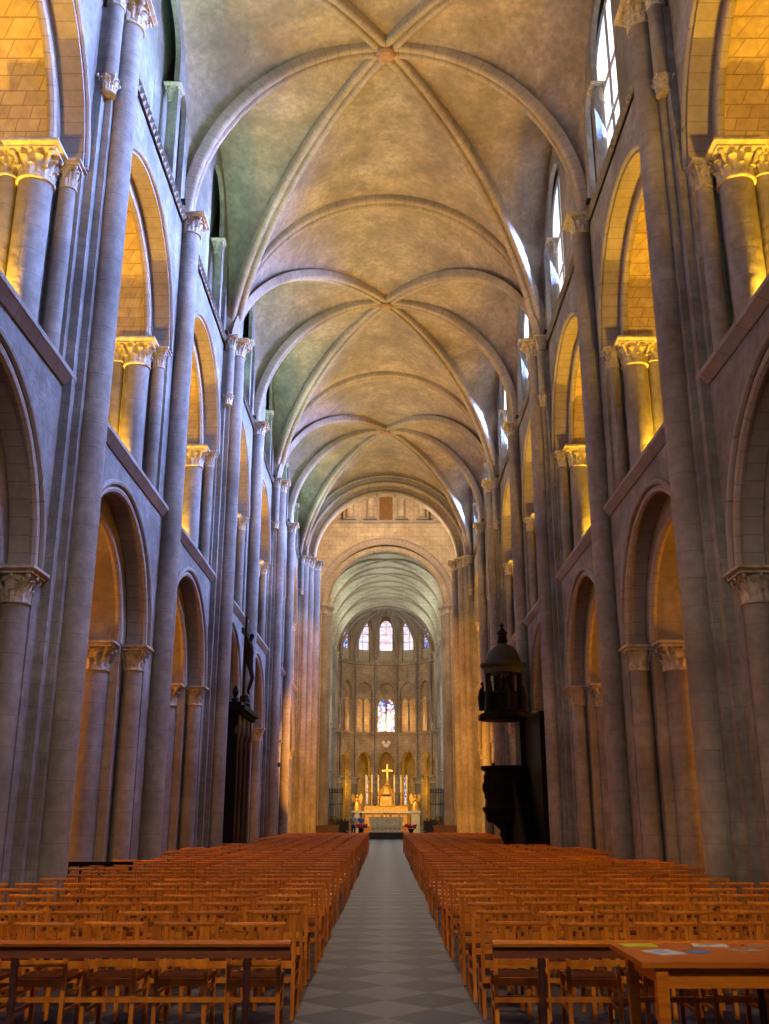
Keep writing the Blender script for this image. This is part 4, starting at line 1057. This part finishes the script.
for i, x in enumerate((-1.25, -.68, -1.75, .72, 1.3, 1.8)):
    t = thing('candlestick', 'tall gilt candlestick with lit-height cream candle on the high altar, %s from the crucifix side' % ORD[[1, 2, 0, 3, 4, 5][i]], 'candlestick', (x, 88.55, 2.35), 'high altar candlesticks')
    m = M(); m.lathe([(.14, 0), (.16, .05), (.05, .15), (.08, .35), (.04, .5), (.07, .75), (.035, .9), (.1, 1.15), (.1, 1.18)], 12); m.obj('stick', GOLDM, t)
    m = M(); m.lathe([(.09, 1.18), (.085, 2.6), (.02, 2.62)], 10); m.obj('candle', WAX, t)
for sg in (-1, 1):
    t = thing('angel_statue', 'gilded kneeling angel statue on a pedestal beside the high altar, ' + SIDE[sg], 'statue', (sg * 2.5, 87.4, 0))
    m = M(); m.box(-.35, .35, -.35, .35, 0, 1.9); m.box(-.42, .42, -.42, .42, 1.75, 1.95); m.obj('pedestal', plain('cream_stone_pedestal_%d' % sg, (.5, .42, .28), .7), t, smooth=0)
    m = M(); m.lathe([(.34, 1.95), (.36, 2.1), (.24, 2.5), (.22, 2.8), (.2, 2.95), (.08, 3.02)], 12, mod=lambda a, z: 1 + .07 * cos(9 * a)); m.sphere((0, -.03, 3.16), .13, 10, 8)
    m.tube([(-.2, 0, 2.9), (-.22, -.2, 2.65), (-.03, -.32, 2.85)], [.07, .06, .04], 8); m.tube([(.2, 0, 2.9), (.22, -.2, 2.65), (.03, -.32, 2.85)], [.07, .06, .04], 8); m.obj('angel_body', GOLDM, t)
    for q in (-1, 1):
        m = M(); m.add([(q * .08, .16, 2.6), (q * .12, .2, 3.0), (q * .35, .25, 3.4), (q * .5, .27, 3.1), (q * .38, .25, 2.5), (q * .08, .22, 2.6), (q * .12, .26, 3.0), (q * .35, .31, 3.4), (q * .5, .33, 3.1), (q * .38, .31, 2.5)], [(0, 1, 2, 3, 4), (9, 8, 7, 6, 5), (0, 5, 6, 1), (1, 6, 7, 2), (2, 7, 8, 3), (3, 8, 9, 4), (4, 9, 5, 0)]); m.obj('wing', GOLDM, t)
# hanging crown emblem above central arch
t = thing('carved_crest', 'pale carved crest on the wall above the central apse arch', 'crest', (0, AY + AR * cos(DA / 2) - .05, 8.1))
m = M(); m.sphere((-.25, 0, .1), .18, 8, 6, (1, .4, 1.2)); m.sphere((.25, 0, .1), .18, 8, 6, (1, .4, 1.2)); m.sphere((0, 0, -.15), .22, 8, 6, (1.3, .4, .9)); m.obj('crest_relief', MARBLE, t)
# choir screens and stalls
for sg in (-1, 1):
    t = thing('iron_screen', 'tall black iron grille before the choir aisle, ' + SIDE[sg], 'screen', (sg * 4.0, 80.5, 0))
    m = M()
    for q in range(9): m.tube([(-.5 + q * .13, 0, 0), (-.5 + q * .13, 0, 3.4)], .022, 6); m.lathe([(.03, 3.4), (.05, 3.5), (.005, 3.7)], 6, c=(-.5 + q * .13, 0))
    m.obj('bars', IRON, t)
    m = M()
    for z in (.1, 1.2, 2.4, 3.3): m.box(-.56, .6, -.02, .02, z, z + .06)
    m.obj('crossbars', IRON, t, smooth=0)
    for r_ in range(2):
        t = thing('choir_stall', 'dark wooden choir stall, %s row, %s' % ('front' if r_ == 0 else 'rear', SIDE[sg]), 'stall', (sg * (3.2 + r_ * .75), 77, 0))
        m = M(); m.box(-.08, .08, -3, 3, 0, 1.15 + r_ * .35); m.box(-.14, .14, -3.05, 3.05, 1.12 + r_ * .35, 1.2 + r_ * .35); m.obj('stall_back', DOAK, t, smooth=0)
        m = M(); m.box(.0 if sg < 0 else -.35, .35 if sg < 0 else 0, -3, 3, .42, .47); m.obj('stall_seat', DOAK, t, smooth=0)
        for y in (-3, 3):
            m = M(); m.box(-.3, .3, y - .04, y + .04, 0, 1.2); m.lathe([(.05, 1.2), (.08, 1.28), (.02, 1.38)], 8, c=(0, y)); m.obj('stall_end', DOAK, t, smooth=0)
    t = thing('panelled_barrier', 'low dark red wooden barrier beyond the last chairs, ' + SIDE[sg], 'barrier', (sg * 3.7, 62.5, 0))
    m = M(); m.box(-.8, .8, -.05, .05, 0, .95); m.box(-.86, .86, -.08, .08, .93, 1.02)
    for q in range(4): m.box(-.72 + q * .38, -.44 + q * .38, -.075, -.05, .15, .8)
    m.obj('panels', WOOD_P, t, smooth=0)

# ================================================================= PEOPLE
def person(x, y, rz, lab, shirt, trousers, hair, bag=None, h=1.0):
    t = thing('person', lab, 'person', (x, y, 0), rz=rz); t.scale = (h, h, h)
    skin_ = plain('skin_%s' % shirt[0], (.5, .3, .2), .6, var=.1)
    J = [((0, 0, .95), (.13, .10)), ((0, 0, 1.15), (.13, .1)), ((0, 0, 1.38), (.17, .11)), ((0, 0, 1.50), .055), ((0, .02, 1.60), (.085, .095)), ((0, .015, 1.70), .075)]
    Bn = [(0, 1), (1, 2), (2, 3), (3, 4), (4, 5)]
    for s in (-1, 1):
        b = len(J); J += [((s * .17, 0, 1.37), .05), ((s * .225, -.03, 1.11), .042), ((s * .225, .05, .88), .032), ((s * .225, .07, .80), (.022, .04)), ]
        Bn += [(2, b), (b, b + 1), (b + 1, b + 2), (b + 2, b + 3)]
        for k in range(4):
            f = len(J); J += [((s * .225, .045 + .018 * k, .75), .009), ((s * .215, .05 + .018 * k, .71 + .008 * abs(k - 1.5)), .008)]; Bn += [(b + 3, f), (f, f + 1)]
        f = len(J); J += [((s * .2, .11, .79), .01), ((s * .195, .12, .75), .009)]; Bn += [(b + 3, f), (f, f + 1)]
        b = len(J); J += [((s * .095, 0, .86), .085), ((s * .10, .02, .5), .06), ((s * .10, -.01, .09), .042), ((s * .11, .12, .035), (.04, .035))]
        Bn += [(0, b), (b, b + 1), (b + 1, b + 2), (b + 2, b + 3)]
    figure('body', J, Bn, skin_, t, 1)
    J = [((0, 0, .93), (.15, .12)), ((0, 0, 1.15), (.145, .115)), ((0, 0, 1.38), (.185, .125)), ((0, 0, 1.46), .075)]; Bn = [(0, 1), (1, 2), (2, 3)]
    for s in (-1, 1):
        b = len(J); J += [((s * .17, 0, 1.36), .065), ((s * .215, -.02, 1.18), .058)]; Bn += [(2, b), (b, b + 1)]
    figure('shirt', J, Bn, plain('shirt_' + shirt[0], shirt[1], .8, var=.15), t, 1)
    J = [((0, 0, .97), (.145, .115)), ((0, 0, .88), (.14, .11))]; Bn = [(0, 1)]
    for s in (-1, 1):
        b = len(J); J += [((s * .095, 0, .8), .1), ((s * .10, .02, .5), .075), ((s * .10, -.01, .1), .058)]; Bn += [(1, b), (b, b + 1), (b + 1, b + 2)]
    figure('trousers', J, Bn, plain('trousers_' + shirt[0], trousers, .8, var=.15), t, 1)
    m = M(); m.sphere((0, -.015, 1.66), .105, 12, 8, (.95, 1.05, 1.05)); m.obj('hair', plain('hair_' + shirt[0], hair, .7), t)
    m = M()
    m.sphere((-.03, .108, 1.63), .01, 6, 5); m.sphere((.03, .108, 1.63), .01, 6, 5); m.obj('eyes', IRON, t)
    m = M(); m.tube([(0, .10, 1.625), (0, .128, 1.595)], [.01, .016], 6); m.box(-.025, .025, .095, .108, 1.553, 1.562); m.sphere((-.1, .01, 1.61), .025, 6, 5, (.5, 1, 1.3)); m.sphere((.1, .01, 1.61), .025, 6, 5, (.5, 1, 1.3)); m.obj('face_features', skin_, t)
    for s in (-1, 1):
        m = M(); m.sphere((s * .11, .05, .045), .06, 10, 6, (.8, 2.0, .75)); m.obj('shoe', IRON, t)
person(-2.36, 74.2, PI * .85, 'person in a pale grey-blue shirt and dark trousers standing before the choir', ('pale', (.32, .42, .55)), (.03, .03, .04), (.15, .12, .1), h=1.03)
person(-1.83, 73.8, PI * 1.1, 'person in a bright blue top standing close to the stone altar', ('blue', (.03, .14, .6)), (.02, .02, .03), (.05, .03, .02), h=1.0)
